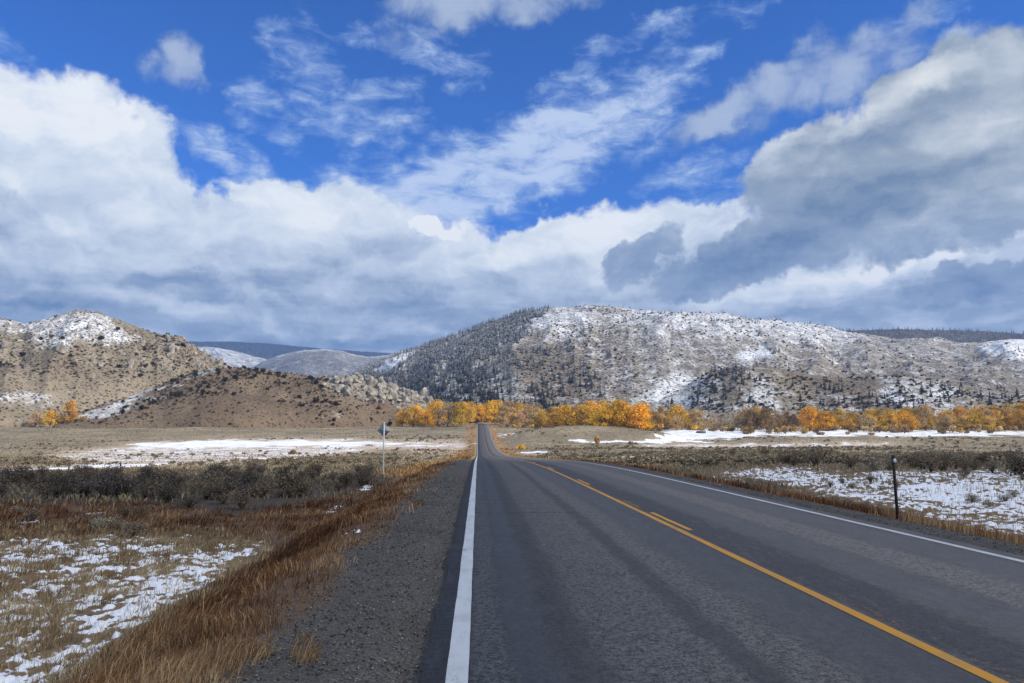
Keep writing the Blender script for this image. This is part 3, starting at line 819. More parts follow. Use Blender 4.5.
for i in range(110):   # willows along the water
    p_ = random.uniform(645, 1060)
    x, y, z = spot(p_, random.uniform(500, 560) if p_ < 720 else random.uniform(480, 545))
    shrub("willow_shrub", random.choice(DENSE), (x, y, z), random.uniform(3.4, 6.0), random.choice([RUST, ORANGE, TAN, BROWN]),
          "low rusty willow shrub along the far edge of the snowy meadow", "shrub", "willows along the snowy meadow", random.uniform(.8, 1.1))
for i in range(34):
    p_ = random.uniform(432, 600)
    if 466 < p_ < 500: continue
    x, y, z = spot(p_, random.uniform(575, 620) if p_ < 480 else random.uniform(520, 560))
    shrub("willow_shrub", random.choice(DENSE), (x, y, z), random.uniform(2.5, 4.5), random.choice([RUST, AMBER, BROWN]),
          "low rusty willow shrub at the feet of the grove near the road end", "shrub", "willows near the road end", .8)
for p_, dep, sz, c_, lab, zs in ((521, 268, 3.4, AMBER, "round orange bush on the right verge by a snow strip", .8), (597, 330, 2.6, ORANGE, "thin upright orange shrub in front of the knoll", 1.8), (630.5, 330, 2.4, RUST, "small rusty bush on the snow strip right of the knoll's middle", .85),
                                 (509, 420, 2.0, GOLD, "tiny gold bush on the verge near the road end", .9), (746, 470, 4.0, RUST, "left one of two dark rusty bushes on the snowy meadow", .7), (820, 430, 4.0, RUST, "round rusty bush on the snowy meadow left of the grey one", .75),
                                 (871, 430, 3.6, BROWN, "wide brown bush standing on the snowy meadow's right part", .7), (294, 238, 1.9, BROWN, "lone little dark bush on the left snow field", 1.1), (848, 450, 3.4, TAN, "tan bush at the rear edge of the snowy meadow", .8)):
    x, y, z = spot(p_, dep)
    shrub("shrub", random.choice(DENSE), (x, y, z), sz, c_, lab, "shrub", None, zs)

SAGE_D, SAGE_L, SAGE_B, SAGE_R = (.112, .096, .082), (.28, .24, .17), (.185, .145, .10), (.15, .12, .085)
def band(poly, n, smin, smax, cols, label, group, meshes, zs=(.75, 1.0)):
    xs = [p[0] for p in poly]; ys = [p[1] for p in poly]
    px = rng.uniform(min(xs), max(xs), n * 6); py = rng.uniform(min(ys), max(ys), n * 6)
    k = inpoly(px, py, poly) > 0
    px, py = px[k][:n], py[k][:n]
    X, Y, Z, ok = march(px, py)
    for x, y, z, o_ in zip(X, Y, Z, ok):
        if o_: shrub("sagebrush", random.choice(meshes), (x, y, z), random.uniform(smin, smax), random.choice(cols), label, "bush", group, random.uniform(*zs))
band([(-110, 474), (150, 474), (250, 470), (330, 470), (392, 470), (372, 488), (300, 497), (240, 511), (200, 512), (150, 500), (-110, 496)], 175, .65, 1.45, [SAGE_D, SAGE_D, SAGE_B, SAGE_R],
     "dark grey sagebrush in the shaded thicket left of the road", "shaded sagebrush thicket left of the road", BUSH)
band([(0, 505), (60, 500), (150, 520), (150, 540), (0, 535)], 9, .5, .9, [SAGE_B, SAGE_L], "small pale brush between red grass and snow left of the road", "small brush by the left snow patch", BUSH)
band([(820, 462), (900, 455), (1050, 448), (1050, 478), (950, 472), (850, 472), (740, 462)], 68, .8, 1.6, [SAGE_B, SAGE_R, SAGE_L], "brown sagebrush on the rise behind the roadside snow bank", "sagebrush behind the right snow bank", BUSH)
band([(690, 452), (760, 450), (850, 454), (820, 464), (740, 463), (690, 460)], 28, 1.2, 2.1, [SAGE_L, SAGE_L, SAGE_B], "pale olive sagebrush clump beyond the right road edge", "pale sagebrush right of the road", BUSH)
band([(860, 476), (1050, 470), (1050, 515), (960, 505), (800, 484)], 18, .25, .55, [SAGE_B, SAGE_L], "small sagebrush poking out of the roadside snow bank", "small brush in the right snow bank", BUSH)
band([(450, 436), (470, 440), (470, 456), (400, 458), (400, 446)], 16, .5, .9, [SAGE_L, ORANGE, TAN], "small straw-coloured brush on the left verge towards the dip", "verge brush by the dip", BUSH)

WID = 1.0
# ---- junipers on the hills (individual), pines on the big hill
JUN = [(.050, .043, .022), (.060, .050, .024), (.042, .036, .022), (.085, .060, .032)]
def junipers(hill, n, dens, smin, smax, label, group, cols=JUN):
    pts, r, px, py = hill.scatter(n, dens)
    for p in pts:
        shrub("juniper", random.choice(DENSE), p, smin + (smax - smin) * random.random() ** 1.8, random.choice(cols), label, "juniper", group, random.uniform(.8, 1.15))
    return len(pts)
junipers(knob_hill, 1500, lambda px, py, t: zones(px, py, [([(180, 372), (240, 366), (300, 372), (340, 385), (345, 405), (310, 405), (260, 395), (210, 400), (150, 410), (110, 415), (130, 400)], .30, 4),
                                                         ([(60, 420), (215, 367), (225, 368), (190, 385), (120, 410)], .05, 2), ([(200, 402), (480, 410), (480, 428), (200, 428)], .13, 3)], .03), 1.2, 4.6,
         "dark juniper bush dotting the brown knob", "junipers on the brown knob")
junipers(left_hill, 2200, lambda px, py, t: zones(px, py, [([(-60, 334), (60, 340), (110, 326), (180, 338), (190, 360), (100, 372), (-60, 362)], .15, 6), ([(60, 330), (130, 318), (170, 332), (120, 345)], .09, 5), ([(20, 318), (60, 312), (62, 322), (24, 326)], .02, 2)], .03), 1.4, 5.5,
         "dark shrub scattered over the rocky left hill", "shrubs on the left hill", JUN + [(.11, .085, .055)])

CON = [(lambda b: (b, mk("pine", b[0], b[1], M_CONIFER, attrs=dict(rnd=b[2]), smooth=False, link=False).data))(conifer(400 + i)) for i in range(5)]
stand = [([(345, 385), (375, 366), (430, 344), (520, 313), (548, 309), (530, 336), (496, 352), (520, 372), (545, 395), (560, 412), (430, 415), (400, 392)], 1.0, 4),
         ([(374, 371), (390, 359), (410, 354), (408, 362), (385, 373)], .05, 2),
         ([(470, 362), (540, 342), (585, 360), (600, 395), (560, 400), (530, 385)], .30, 6)]
pts1, r1, px1, py1 = big_hill.scatter(26000, lambda px, py, t: zones(px, py, stand, 0.0) * np.where(py < 350, .42, .75), .0, 1.0)
other = [([(590, 300), (860, 322), (862, 334), (600, 316)], .16, 3), ([(720, 345), (850, 355), (940, 340), (960, 355), (860, 372), (700, 362)], .09, 6), ([(860, 350), (940, 345), (1040, 372), (1040, 392), (880, 375)], .14, 6),
         ([(585, 310), (630, 320), (610, 345), (560, 345)], .25, 6)]
pts2, r2, px2, py2 = big_hill.scatter(5000, lambda px, py, t: zones(px, py, other, .012), .1, 1.0)
pts3, r3, px3, py3 = bench_hill.scatter(1100, lambda px, py, t: zones(px, py, [([(715, 370), (760, 370), (758, 408), (700, 410), (680, 400)], .9, 4), ([(640, 400), (700, 390), (700, 415), (640, 420)], .25, 4),
                                                                            ([(790, 380), (1040, 392), (1040, 412), (790, 412)], .35, 5)], .05))
pts4, r4, px4, py4 = forest_ridge.scatter(2600, lambda px, py, t: np.where(py < 352, .9, .2), .2, 1.02)
cand = []
for pts, r, pxx, lab, hm in ((pts1, r1, px1, "dark snow-dusted pine in the dense stand on the big hill's left flank", (7, 11.5)), (pts2, r2, px2, "scattered dark pine on the open snowy face of the big hill", (4.5, 8)),
                             (pts3, r3, px3, "dark pine on the low bench above the golden trees", (5, 10)), (pts4, r4, px4, "far pine on the forested ridge", (9, 14))):
    for p, rr, q in zip(pts, r, pxx):
        h = rng.uniform(*hm); cand.append((h / rr * (1 if -20 < q < 1044 else 0), p, h, lab))
cand.sort(key=lambda c: -c[0])
for _, p, h, lab in cand[:300]:
    o = D.objects.new("pine_tree", random.choice(CON)[1]); COL.objects.link(o)
    o.location = p; o.scale = (h * random.uniform(.8, 1.2), h * random.uniform(.8, 1.2), h); o.rotation_euler = (0, 0, random.uniform(0, 6.28))
    tag(o, lab, "pine", "pines: " + lab)
A = Acc()
for _, p, h, lab in cand[300:]:
    (v, f, a), _m = CON[rng.integers(5)]
    th = rng.uniform(0, 6.28); c, s_ = math.cos(th), math.sin(th)
    V = np.stack([(v[:, 0] * c - v[:, 1] * s_), (v[:, 0] * s_ + v[:, 1] * c), v[:, 2]], -1) * h + p
    A.add(V, f[0], a=a)
V, fs, a = A.get()
tag(mk("pine_forest", V, fs, M_CONIFER, attrs=dict(rnd=a), smooth=False), "mass of dark snow-dusted pines covering the far slopes", "forest", None, "stuff")

# brown scrub over the big hill: too much of it to count
SCR = [bush(340 + i, 70, .9, .6, .16, 0) for i in range(3)]
A = Acc()
for hill, n, dens in ((big_hill, 9000, lambda px, py, t: zones(px, py, [([(505, 340), (560, 325), (640, 340), (660, 400), (560, 412), (520, 385)], .55, 8), ([(590, 305), (860, 322), (860, 345), (600, 330)], .22, 5),
                                  ([(640, 385), (720, 400), (720, 412), (600, 412)], .4, 4), ([(720, 345), (900, 350), (1000, 375), (840, 385), (700, 370)], .22, 6)], .10)),
                      (bench_hill, 2600, lambda px, py, t: zones(px, py, [([(690, 372), (900, 385), (1040, 400), (1040, 412), (690, 412)], .6, 5)], .18)),
                      (left_hill, 7000, lambda px, py, t: zones(px, py, [([(-60, 335), (60, 345), (130, 325), (190, 345), (210, 368), (60, 385), (-60, 370)], .75, 6)], .22)),
                      (knob_hill, 3000, lambda px, py, t: zones(px, py, [([(180, 366), (300, 372), (345, 395), (330, 425), (250, 400), (130, 412)], .55, 6)], .2))):
    pts, r, pxx, pyy = hill.scatter(n, dens, .02, 1.0)
    for p in pts:
        v, f, a = SCR[rng.integers(3)]
        th = rng.uniform(0, 6.28); c, s_ = math.cos(th), math.sin(th); h = rng.uniform(1.6, 4.2) if hill in (big_hill, bench_hill) else rng.uniform(.7, 2.6)
        V = np.stack([(v[:, 0] * c - v[:, 1] * s_), (v[:, 0] * s_ + v[:, 1] * c), v[:, 2]], -1) * [h, h, h * .8] + p
        A.add(V, f[0], a=np.clip(a * .6 + rng.uniform(0, .4), 0, 1))
V, fs, a = A.get()
tag(mk("hillside_scrub", V, fs, m_ramp("brown_hill_scrub", [(0, (.035, .028, .018)), (.5, (.085, .065, .04)), (1, (.17, .125, .08))], .1), attrs=dict(rnd=a), smooth=False),
    "brown leafless scrub speckling the slopes", "scrub", None, "stuff")

# ================================================================== rocks
def rock_mesh(seed, sub=4, tall=1.0):
    import bmesh
    bm = bmesh.new(); bmesh.ops.create_icosphere(bm, subdivisions=sub, radius=1)
    V = np.array([v.co[:] for v in bm.verts]); Fs = np.array([[v.index for v in f.verts] for f in bm.faces]); bm.free()
    R = np.random.default_rng(seed)
    for _ in range(26):      # flat broken faces
        n = R.normal(size=3); n[2] *= .6; n /= np.linalg.norm(n); d = R.uniform(.50, .80)
        s = V @ n; over = s > d
        V[over] -= np.outer(s[over] - d, n) * .96
    u = V[:, 0] * 2.1 + V[:, 1] * 1.3; w = V[:, 2] * 1.0 + V[:, 1] * 1.7
    V *= (1 + .55 * (ridged(u * 1.3 + seed, w * 1.3, 5, seed) - .6) + .30 * fbm(u * 4, w * 4, 3, seed))[:, None]
    V[:, 2] *= tall
    V[:, 2] += .25 * tall
    return mk("rock", V, [Fs], M_ROCK, smooth=False, link=False).data
ROCKS = [rock_mesh(500 + i, 4, [.8, .95, .65, 1.3, .85][i]) for i in range(5)]
def rock(p, s, label, group, k=None, zs=1.0):
    o = D.objects.new("rock_outcrop", ROCKS[random.randrange(5) if k is None else k]); COL.objects.link(o)
    o.location = p; o.scale = (s * random.uniform(.8, 1.2), s, s * zs); o.rotation_euler = (random.uniform(-.15, .15), random.uniform(-.15, .15), random.uniform(0, 6.28))
    return tag(o, label, "rock", group)
pts, r, pxx, pyy = knob_hill.scatter(1500, lambda px, py, t: zones(px, py, [([(322, 372), (350, 374), (400, 384), (440, 403), (440, 420), (400, 412), (360, 405), (325, 392)], .42, 4), ([(318, 376), (330, 372), (330, 384)], .2, 3)], .004), .3, 1.02)
for p in pts: rock(p - np.array([0, 0, .8]), 1.6 + 4.6 * random.random() ** 1.8, "tan granite crag on the rocky right end of the brown knob", "crags on the brown knob", None, random.uniform(.75, 1.15))
pts, r, pxx, pyy = left_hill.scatter(1350, lambda px, py, t: zones(px, py, [([(-60, 340), (40, 350), (150, 335), (190, 336), (230, 372), (140, 372), (60, 378), (-60, 372)], .30, 6)], .03), .2, 1.0)
for p in pts: rock(p - np.array([0, 0, 1.0]), 1.2 + 4.5 * random.random() ** 2.5, "tan boulder jutting from the slope of the left hill", "boulders on the left hill", None, random.uniform(.8, 1.5))
def knob_spot(px, t):
    a, _ = azel(np.array([px]), np.array([400.0])); Rc = np.interp(a, knob_hill.a, knob_hill.R); Rf = np.interp(a, knob_hill.fa, knob_hill.fr)
    r = Rf + (Rc - Rf) * t; x, y = r * np.sin(a), r * np.cos(a)
    return np.array([x[0], y[0], knob_hill.z(x, y)[0]])
for q, t, s, zs, lab in ((422, .9, 6.0, 1.3, "tallest tan rock tower at the right end of the knob behind the gold clump"), (405, .8, 7.0, 1.0, "broad tan crag left of the tall rock tower"),
                         (392, .8, 7.5, .95, "large pale crag above the gold clump"), (368, .85, 6.5, 1.0, "blocky tan crag on the crest in the middle of the rocky end"), (345, .9, 6.5, .9, "jagged crag at the left end of the rocky crest"), (357, .72, 7.0, .8, "low wide crag below the left end of the rocky crest"), (381, .7, 7.5, .85, "pale stepped crag halfway down the rocky end"), (413, .65, 6.5, .9, "squat crag just above the left lobe of the gold clump"), (430, .85, 5.5, 1.2, "last narrow crag at the foot of the rocky end near the road trees")):
    p = knob_spot(q, t); p[2] -= 1.5
    rock(p, s, lab, None, 3 if q == 422 else random.choice([0, 1, 4]), zs)

# ================================================================== grass (uncountable)
def blades(P0, H, W, lean, rnd, name, mat, label):
    n = len(P0)
    th = rng.uniform(0, 2 * pi, n); s = np.stack([np.cos(th), np.sin(th), 0 * th], -1) * (W / 2)[:, None]
    L = np.concatenate([lean, np.zeros((n, 1))], 1)
    m = P0 + L * .35 * H[:, None] + np.array([0, 0, 1.0]) * (H * .58)[:, None]
    tip = P0 + L * H[:, None] + np.array([0, 0, 1.0]) * (H * (1 - .25 * (lean ** 2).sum(1)))[:, None]
    V = np.stack([P0 - s - [0, 0, .03], P0 + s - [0, 0, .03], m + s * .75, m - s * .75, tip], 1).reshape(-1, 3)
    b = np.arange(n)[:, None] * 5
    o = mk(name, V, [b + [0, 1, 2, 3], b + [3, 2, 4]], mat, attrs=dict(rnd=np.repeat(rnd, 5)), smooth=False)
    return tag(o, label, "grass", None, "stuff")

M_RED = m_ramp("russet_dry_grass", [(0, (.05, .027, .017)), (.32, (.125, .058, .030)), (.62, (.215, .105, .050)), (.85, (.35, .205, .095)), (1, (.52, .37, .21))])
M_STRAW = m_ramp("straw_grass", [(0, (.16, .105, .055)), (.5, (.36, .265, .145)), (1, (.56, .45, .28))])
M_TUFT = m_ramp("field_tufts", [(0, (.10, .085, .058)), (.35, (.22, .18, .115)), (.75, (.34, .275, .17)), (1, (.46, .37, .24))])
M_ORG = m_ramp("orange_verge_grass", [(0, (.16, .075, .03)), (.5, (.34, .19, .075)), (1, (.50, .33, .15))], .25)

def polar_pts(n, a0, a1, r0, r1):
    """spots evenly spread over the view: as many per metre of log distance near as far"""
    az = np.radians(rng.uniform(a0, a1, n)); r = np.exp(rng.uniform(math.log(r0), math.log(r1), n))
    return r * np.sin(az), r * np.cos(az), r

# russet verge grass, left
x, y, r = polar_pts(980000, -48, 1, 3.2, 75)
at = None
z = ground_h(x, y); px, py = proj(x, y, z)
xr = x + .35 * fbm(x * 1.1, y * .8, 3, 41)
verge = sst(-4.9, -4.0, xr) * sst(-1.55, -2.2, xr + .5 * fbm(x * 1.7, y * 1.2, 3, 79)) * sst(75, 50, y)
patch = sst(-3, 5, inpoly(px, py, [(-500, 500), (150, 502), (240, 514), (330, 498), (392, 480), (400, 500), (290, 540), (250, 538), (150, 532), (60, 538), (-500, 545)]))
stray = .8 * (fbm(x * 1.5, y * 1.5, 3, 81) > .15) * (xr > -2.3) * (xr < -1.2) * sst(60, 40, y)
dens = np.clip(np.maximum(np.maximum(verge, patch), stray), 0, 1) * (.5 + .9 * (fbm(x * .8, y * .8, 3, 42) + .35))
snowv = np.zeros(len(x))
for poly, amt, soft in SNOW_ZONES[12:14]: snowv = np.maximum(snowv, sst(-soft, soft, inpoly(px, py, poly)) * amt)
dens *= (1 - .9 * sst(.2, .5, snowv)) * np.clip(.55 + 2.6 * fbm(x * 1.9, y * 1.3, 3, 77), .12, 1)
k = rng.uniform(0, 1, len(x)) < np.clip(dens, 0, 1) * .50
x, y, z, r, xr = x[k], y[k], z[k], r[k], xr[k]
n = len(x)
H = rng.uniform(.06, .27, n) * (.55 + .45 * sst(-1.9, -2.9, xr)) * (.85 + 1.3 * fbm(x * 1.4, y * 1.4, 3, 43)) * np.where(rng.uniform(0, 1, n) < .06, 1.6, 1.0)
la = fbm(x * .9, y * .9, 3, 78) * 9
lean = np.stack([.22 + .45 * np.cos(la) + rng.normal(0, .42, n), .45 * np.sin(la) + rng.normal(0, .42, n)], -1)
rn = np.clip(.44 + fbm(x * .7, y * .7, 3, 44) * 1.1 + rng.normal(0, .26, n) + .24 * sst(-3.2, -2.0, xr), 0, 1)
blades(np.stack([x, y, z], -1), H, np.maximum(.0035, r * .00085), lean, rn, "russet_grass", M_RED, "reddish brown dry grass along the left roadside bank")

# straw through the snow, left
x, y, r = polar_pts(560000, -58, 2, 4.5, 32)
z = ground_h(x, y); px, py = proj(x, y, z)
zone = sst(-8, 4, inpoly(px, py, [(-700, 530), (150, 528), (270, 540), (262, 560), (150, 640), (50, 700), (-90, 780), (-700, 900)]))
edge = sst(-6, 6, inpoly(px, py, SNOW_ZONES[13][0]))
cl = fbm(x * 2.6, y * 2.6, 3, 45)
k = rng.uniform(0, 1, len(x)) < zone * (1 - .75 * edge) * np.clip(.35 + cl * 2.4, 0, 1) * .9
x, y, z, r = x[k], y[k], z[k], r[k]; n = len(x)
blades(np.stack([x, y, z], -1), rng.uniform(.07, .20, n), np.maximum(.0035, r * .00085), np.stack([rng.normal(.3, .45, n), rng.normal(0, .45, n)], -1),
       np.clip(.5 + fbm(x * 1.5, y * 1.5, 2, 46) * 1.1 + rng.normal(0, .22, n), 0, 1), "straw_grass", M_STRAW, "tan straw poking through the thin snow left of the road")

# right verge and snow bank
x, y, r = polar_pts(420000, 3, 44, 7, 80)
z = ground_h(x, y); px, py = proj(x, y, z)
xr = x + .3 * fbm(x * 1.1, y * .5, 3, 47)
fr = sst(8.0, 8.4, xr) * sst(9.6, 8.9, xr) * np.clip(.7 + 1.8 * fbm(x, y * .6, 3, 80), .1, 1)
k = rng.uniform(0, 1, len(x)) < fr * .55
n = k.sum(); X, Y, Z, R_ = x[k], y[k], z[k], r[k]
blades(np.stack([X, Y, Z], -1), rng.uniform(.08, .25, n), np.maximum(.004, R_ * .0009), np.stack([rng.normal(.15, .25, n), rng.normal(0, .25, n)], -1),
       np.clip(.5 + fbm(X * .7, Y * .7, 3, 48) * 1.1 + rng.normal(0, .2, n), 0, 1), "russet_grass", M_RED, "reddish brown grass fringe along the right road shoulder")
bank = sst(9.2, 10.2, xr) * np.clip(.10 + fbm(x * 1.2, y * 1.2, 3, 49) * 1.1, .01, 1) * sst(80, 55, r)
k = rng.uniform(0, 1, len(x)) < bank * .33
n = k.sum(); X, Y, Z, R_ = x[k], y[k], z[k], r[k]
blades(np.stack([X, Y, Z], -1), rng.uniform(.08, .24, n), np.maximum(.004, R_ * .0006), np.stack([rng.normal(.1, .35, n), rng.normal(0, .35, n)], -1),
       np.clip(.5 + rng.normal(0, .25, n), 0, 1), "straw_grass", M_STRAW, "straw stems standing in the snow bank right of the road")

# tufts over the open fields
x, y, r = polar_pts(330000, -36, 41, 34, 640)
z = ground_h(x, y); px, py = proj(x, y, z)
xr = x - rcx(y)
sv = np.zeros(len(x))
for poly, amt, soft in SNOW_ZONES: sv = np.maximum(sv, sst(-soft, soft, inpoly(px, py, poly)) * amt)
k = ((xr < np.where(y > 75, -.9, -4.5)) | (xr > np.where(y > 75, 7.9, 10.5))) & (rng.uniform(0, 1, len(x)) < (1 - 1.75 * sv) * np.clip(.45 + 1.6 * fbm(x / 14, y / 14, 3, 51), .08, 1)) & ~((y > 640) & (np.abs(x) < 60))
x, y, z, r, xr = x[k], y[k], z[k], r[k], xr[k]; n = len(x)
vg = sst(-12, -5, xr) * sst(2, -.5, xr) + sst(17, 9, xr) * sst(4, 7.5, xr)
o1 = vg > rng.uniform(.3, 1, n)
def put_tufts(k, mat, name, label, hs):
    n = k.sum()
    blades(np.stack([x, y, z], -1)[k], rng.uniform(.10, .28, n) * hs, np.maximum(.06, r[k] * .0013) * rng.uniform(.6, 1.9, n), np.stack([rng.normal(0, .4, n), rng.normal(0, .4, n)], -1),
           np.clip(.5 + fbm(x[k] / 30, y[k] / 30, 3, 53) * .9 + rng.normal(0, .24, n), 0, 1), name, mat, label)
put_tufts(~o1, M_TUFT, "field_grass", "grey-tan tufts of grass and low sage over the open valley floor", 1.0)
put_tufts(o1 & (y > 55), M_ORG, "verge_grass", "orange-tan dry grass lining both sides of the distant road", 1.3)

# low grey sage dotting the open fields, too much to count
def low_sage():
    x, y, r = polar_pts(15000, -34, 40, 58, 430)
    px, py = proj(x, y, ground_h(x, y))
    xr = x - rcx(y)
    sv = np.zeros(len(x))
    for poly, amt, soft in SNOW_ZONES: sv = np.maximum(sv, sst(-soft, soft, inpoly(px, py, poly)) * amt)
    k = (((xr < -9) & (r > 100)) | (xr > 15)) & (rng.uniform(0, 1, len(x)) < (1 - 1.7 * sv) * np.clip(.25 + 2.6 * fbm(x / 26, y / 26, 4, 91), .02, 1))
    x, y, r = x[k], y[k], r[k]; z = ground_h(x, y)
    A = Acc()
    for q in zip(x, y, z, r):
        v, f, a = SCR[rng.integers(3)]
        h = rng.uniform(.35, .85) * (1 + q[3] / 500); th = rng.uniform(0, 6.28); c, s_ = math.cos(th), math.sin(th)
        V = np.stack([(v[:, 0] * c - v[:, 1] * s_) * 1.2, (v[:, 0] * s_ + v[:, 1] * c) * 1.2, v[:, 2] * .8], -1) * h + np.array(q[:3])
        A.add(V, f[0], a=np.clip(a * .6 + rng.uniform(0, .4), 0, 1))
    V, fs, a = A.get()
    tag(mk("field_sage", V, fs, m_ramp("grey_field_sage", [(0, (.095, .08, .055)), (.5, (.22, .185, .13)), (1, (.36, .30, .21))], .1), attrs=dict(rnd=a), smooth=False),
        "low grey-olive sage dotting the open valley fields", "sagebrush", None, "stuff")
low_sage()

# loose stones on the shoulders
def stones():
    n = 9000
    x = np.where(rng.uniform(0, 1, n) < .75, rng.uniform(-1.95, -.42, n), rng.uniform(7.45, 8.25, n)); y = np.exp(rng.uniform(math.log(3.8), math.log(30), n))
    z = ground_h(x, y) + .004
    s = rng.uniform(.005, .016, n) * (.7 + y / 25)
    base = np.array([(1, 0, 0), (0, 1, 0), (-1, 0, 0), (0, -1, 0), (0, 0, .8), (0, 0, -.6)])
    V = (base[None] * rng.uniform(.6, 1.3, (n, 6, 1)) * s[:, None, None] + np.stack([x, y, z], -1)[:, None]).reshape(-1, 3)
    f = np.array([(0, 1, 4), (1, 2, 4), (2, 3, 4), (3, 0, 4), (1, 0, 5), (2, 1, 5), (3, 2, 5), (0, 3, 5)])
    Ft = (np.arange(n)[:, None, None] * 6 + f[None]).reshape(-1, 3)
    m = m_ramp("shoulder_stones", [(0, (.05, .045, .04)), (.6, (.12, .113, .105)), (1, (.27, .26, .25))], 0.0)
    tag(mk("gravel", V, [Ft], m, attrs=dict(rnd=np.repeat(rng.uniform(0, 1, n) ** 1.5, 6)), smooth=False), "loose grey gravel scattered along the road shoulders", "gravel", None, "stuff")
stones()

# ================================================================== signs and posts
def bevel_box(cx, cy, cz, sx, sy, sz):
    V = np.array([(a * sx / 2 + cx, b * sy / 2 + cy, c * sz / 2 + cz) for a in (-1, 1) for b in (-1, 1) for c in (-1, 1)])
    return V, np.array([(0, 1, 3, 2), (4, 6, 7, 5), (0, 4, 5, 1), (2, 3, 7, 6), (0, 2, 6, 4), (1, 5, 7, 3)])

def road_sign():
    x, y = slope_at(384) * 60, 60.0
    z = float(ground_h(np.array([x]), np.array([y]))[0])
    e = empty("road_sign", (x, y, z), radians(-8))
    tag(e, "grey back of a diamond road sign on a steel post left of the road", "road sign")
    d = ray(np.array([384.0]), np.array([422.0]))[0]; top = EYE + d[2] / d[1] * y - z
    V, q = tube([(0, -.0, -.5), (0, 0, top * .5), (0, 0, top)], [.046, .046, .046], 10)
    cap = np.arange(20, 30)[None]
    mk("post", V, [q, cap], M_STEEL, parent=e)
    c = top - .64; h = .53
    # rounded diamond plate with thickness
    pts = []
    for i in range(4):
        a = i * pi / 2
        for t in np.linspace(-pi / 4, pi / 4, 5):
            pts.append(((h - .05 * 1.414) * math.cos(a) + .05 * math.cos(a + t), (h - .05 * 1.414) * math.sin(a) + .05 * math.sin(a + t)))
    pts = np.array(pts); n = len(pts)
    V = np.concatenate([np.stack([pts[:, 0], np.full(n, .050), pts[:, 1] + c], -1), np.stack([pts[:, 0], np.full(n, .058), pts[:, 1] + c], -1)])
    i = np.arange(n)
    mk("sign_plate", V, [np.stack([i, (i + 1) % n, (i + 1) % n + n, i + n], -1), i[None, ::-1], (i + n)[None]], M_SIGNBACK, smooth=False, parent=e)
    for dz in (-.18, .18):
        V, q = bevel_box(0, .047, c + dz, .13, .012, .035)
        mk("bracket", V, [q], M_STEEL, smooth=False, parent=e)
road_sign()

def delineator():
    y = 15.2; x = slope_at(893) * y
    z = float(ground_h(np.array([x]), np.array([y]))[0])
    e = empty("marker_post", (x, y, z)); e.rotation_euler = (0, radians(-1.2), radians(20))
    tag(e, "dark roadside marker post with a round white reflector right of the road", "marker post")
    d = ray(np.array([891.0]), np.array([455.0]))[0]; top = EYE + d[2] / d[1] * y - z
    V, q = bevel_box(0, 0, top / 2 - .15, .036, .018, top + .3)
    V[V[:, 2] > 0.5] *= [1, 1, 1]
    Vc = []; # U-channel: web and two flanges
    a = Acc(); a.add(V, q)
    for sx in (-1, 1):
        v2, q2 = bevel_box(sx * .018, .018, top / 2 - .15, .006, .034, top + .296); a.add(v2, q2)
    Vv, fs, _ = a.get()
    mk("post", Vv, fs, M_POST, smooth=False, parent=e)
    th = np.arange(20) / 20 * 2 * pi
    ring = lambda r, yy: np.stack([r * np.cos(th), np.full(20, yy), r * np.sin(th) + top - .115], -1)
    V = np.concatenate([ring(.038, -.016), ring(.038, -.028), ring(.031, -.034)])
    mk("reflector", V, [grid_faces(3, 20, True), np.arange(40, 60)[None]], M_REFL, smooth=False, parent=e)
    V = np.concatenate([ring(.044, -.0145), ring(.044, -.024), ring(.0385, -.024)])
    mk("reflector_rim", V, [grid_faces(3, 20, True), np.arange(0, 20)[None, ::-1]], M_STEEL, smooth=False, parent=e)
delineator()

def fence_post(px, depth, h, label, rad=.06):
    x, y, z = spot(px, depth)
    l = rng.normal(0, .03, 2)
    V, q = tube([(0, 0, -.3), (l[0], l[1], h * .5), (l[0] * 2, l[1] * 2, h), (l[0] * 2, l[1] * 2, h + .02)], [rad, rad * .95, rad * .9, rad * .5], 8)
    o = mk("fence_post", V, [q, np.arange(24, 32)[None]], M_WOOD, smooth=False)
    o.location = (x, y, z)
    tag(o, label, "fence post", "old fence posts in the fields")
for p_, dep, h, lab in ((2, 58, 1.05, "fence post at the frame's left edge behind the dark sagebrush"), (71, 58, .95, "weathered fence post behind the left part of the dark sagebrush"), (124, 59, .92, "fence post behind the dark sagebrush, farther from the frame edge"),
                        (459, 150, 1.6, "thin fence post on the left verge just before the dip"), (436, 200, 1.6, "small fence post between the road sign and the road dip"), (677, 150, 1.5, "fence post standing by the pale sagebrush clump right of the road"),
                        (952, 105, 1.4, "fence post on the right rise behind the marker post"), (1009, 100, 1.7, "taller fence post near the right frame edge on the rise"), (575, 150, 1.5, "fence post in the field beyond the right road edge")):
    fence_post(p_, dep, h, lab)

# log pile on the far snow
def log_pile():
    x, y, z = spot(701, 470)
    e = empty("log_pile", (x, y, z), radians(12)); tag(e, "small dark heap of logs on the snowy meadow before the trees", "log pile")
    for i in range(7):
        row = 0 if i < 4 else 1
        yy = (i if row == 0 else i - 3.5) * .75 - 1.1
        V, q = tube([(-2.6 + rng.uniform(-.5, .5), yy, .35 + row * .62), (0, yy + .1, .38 + row * .62), (2.6 + rng.uniform(-.5, .5), yy, .35 + row * .62)], [.36, .38, .30], 8)
        mk("log", V, [q, np.arange(8)[None, ::-1], np.arange(16, 24)[None]], M_WOOD, smooth=False, parent=e)
log_pile()

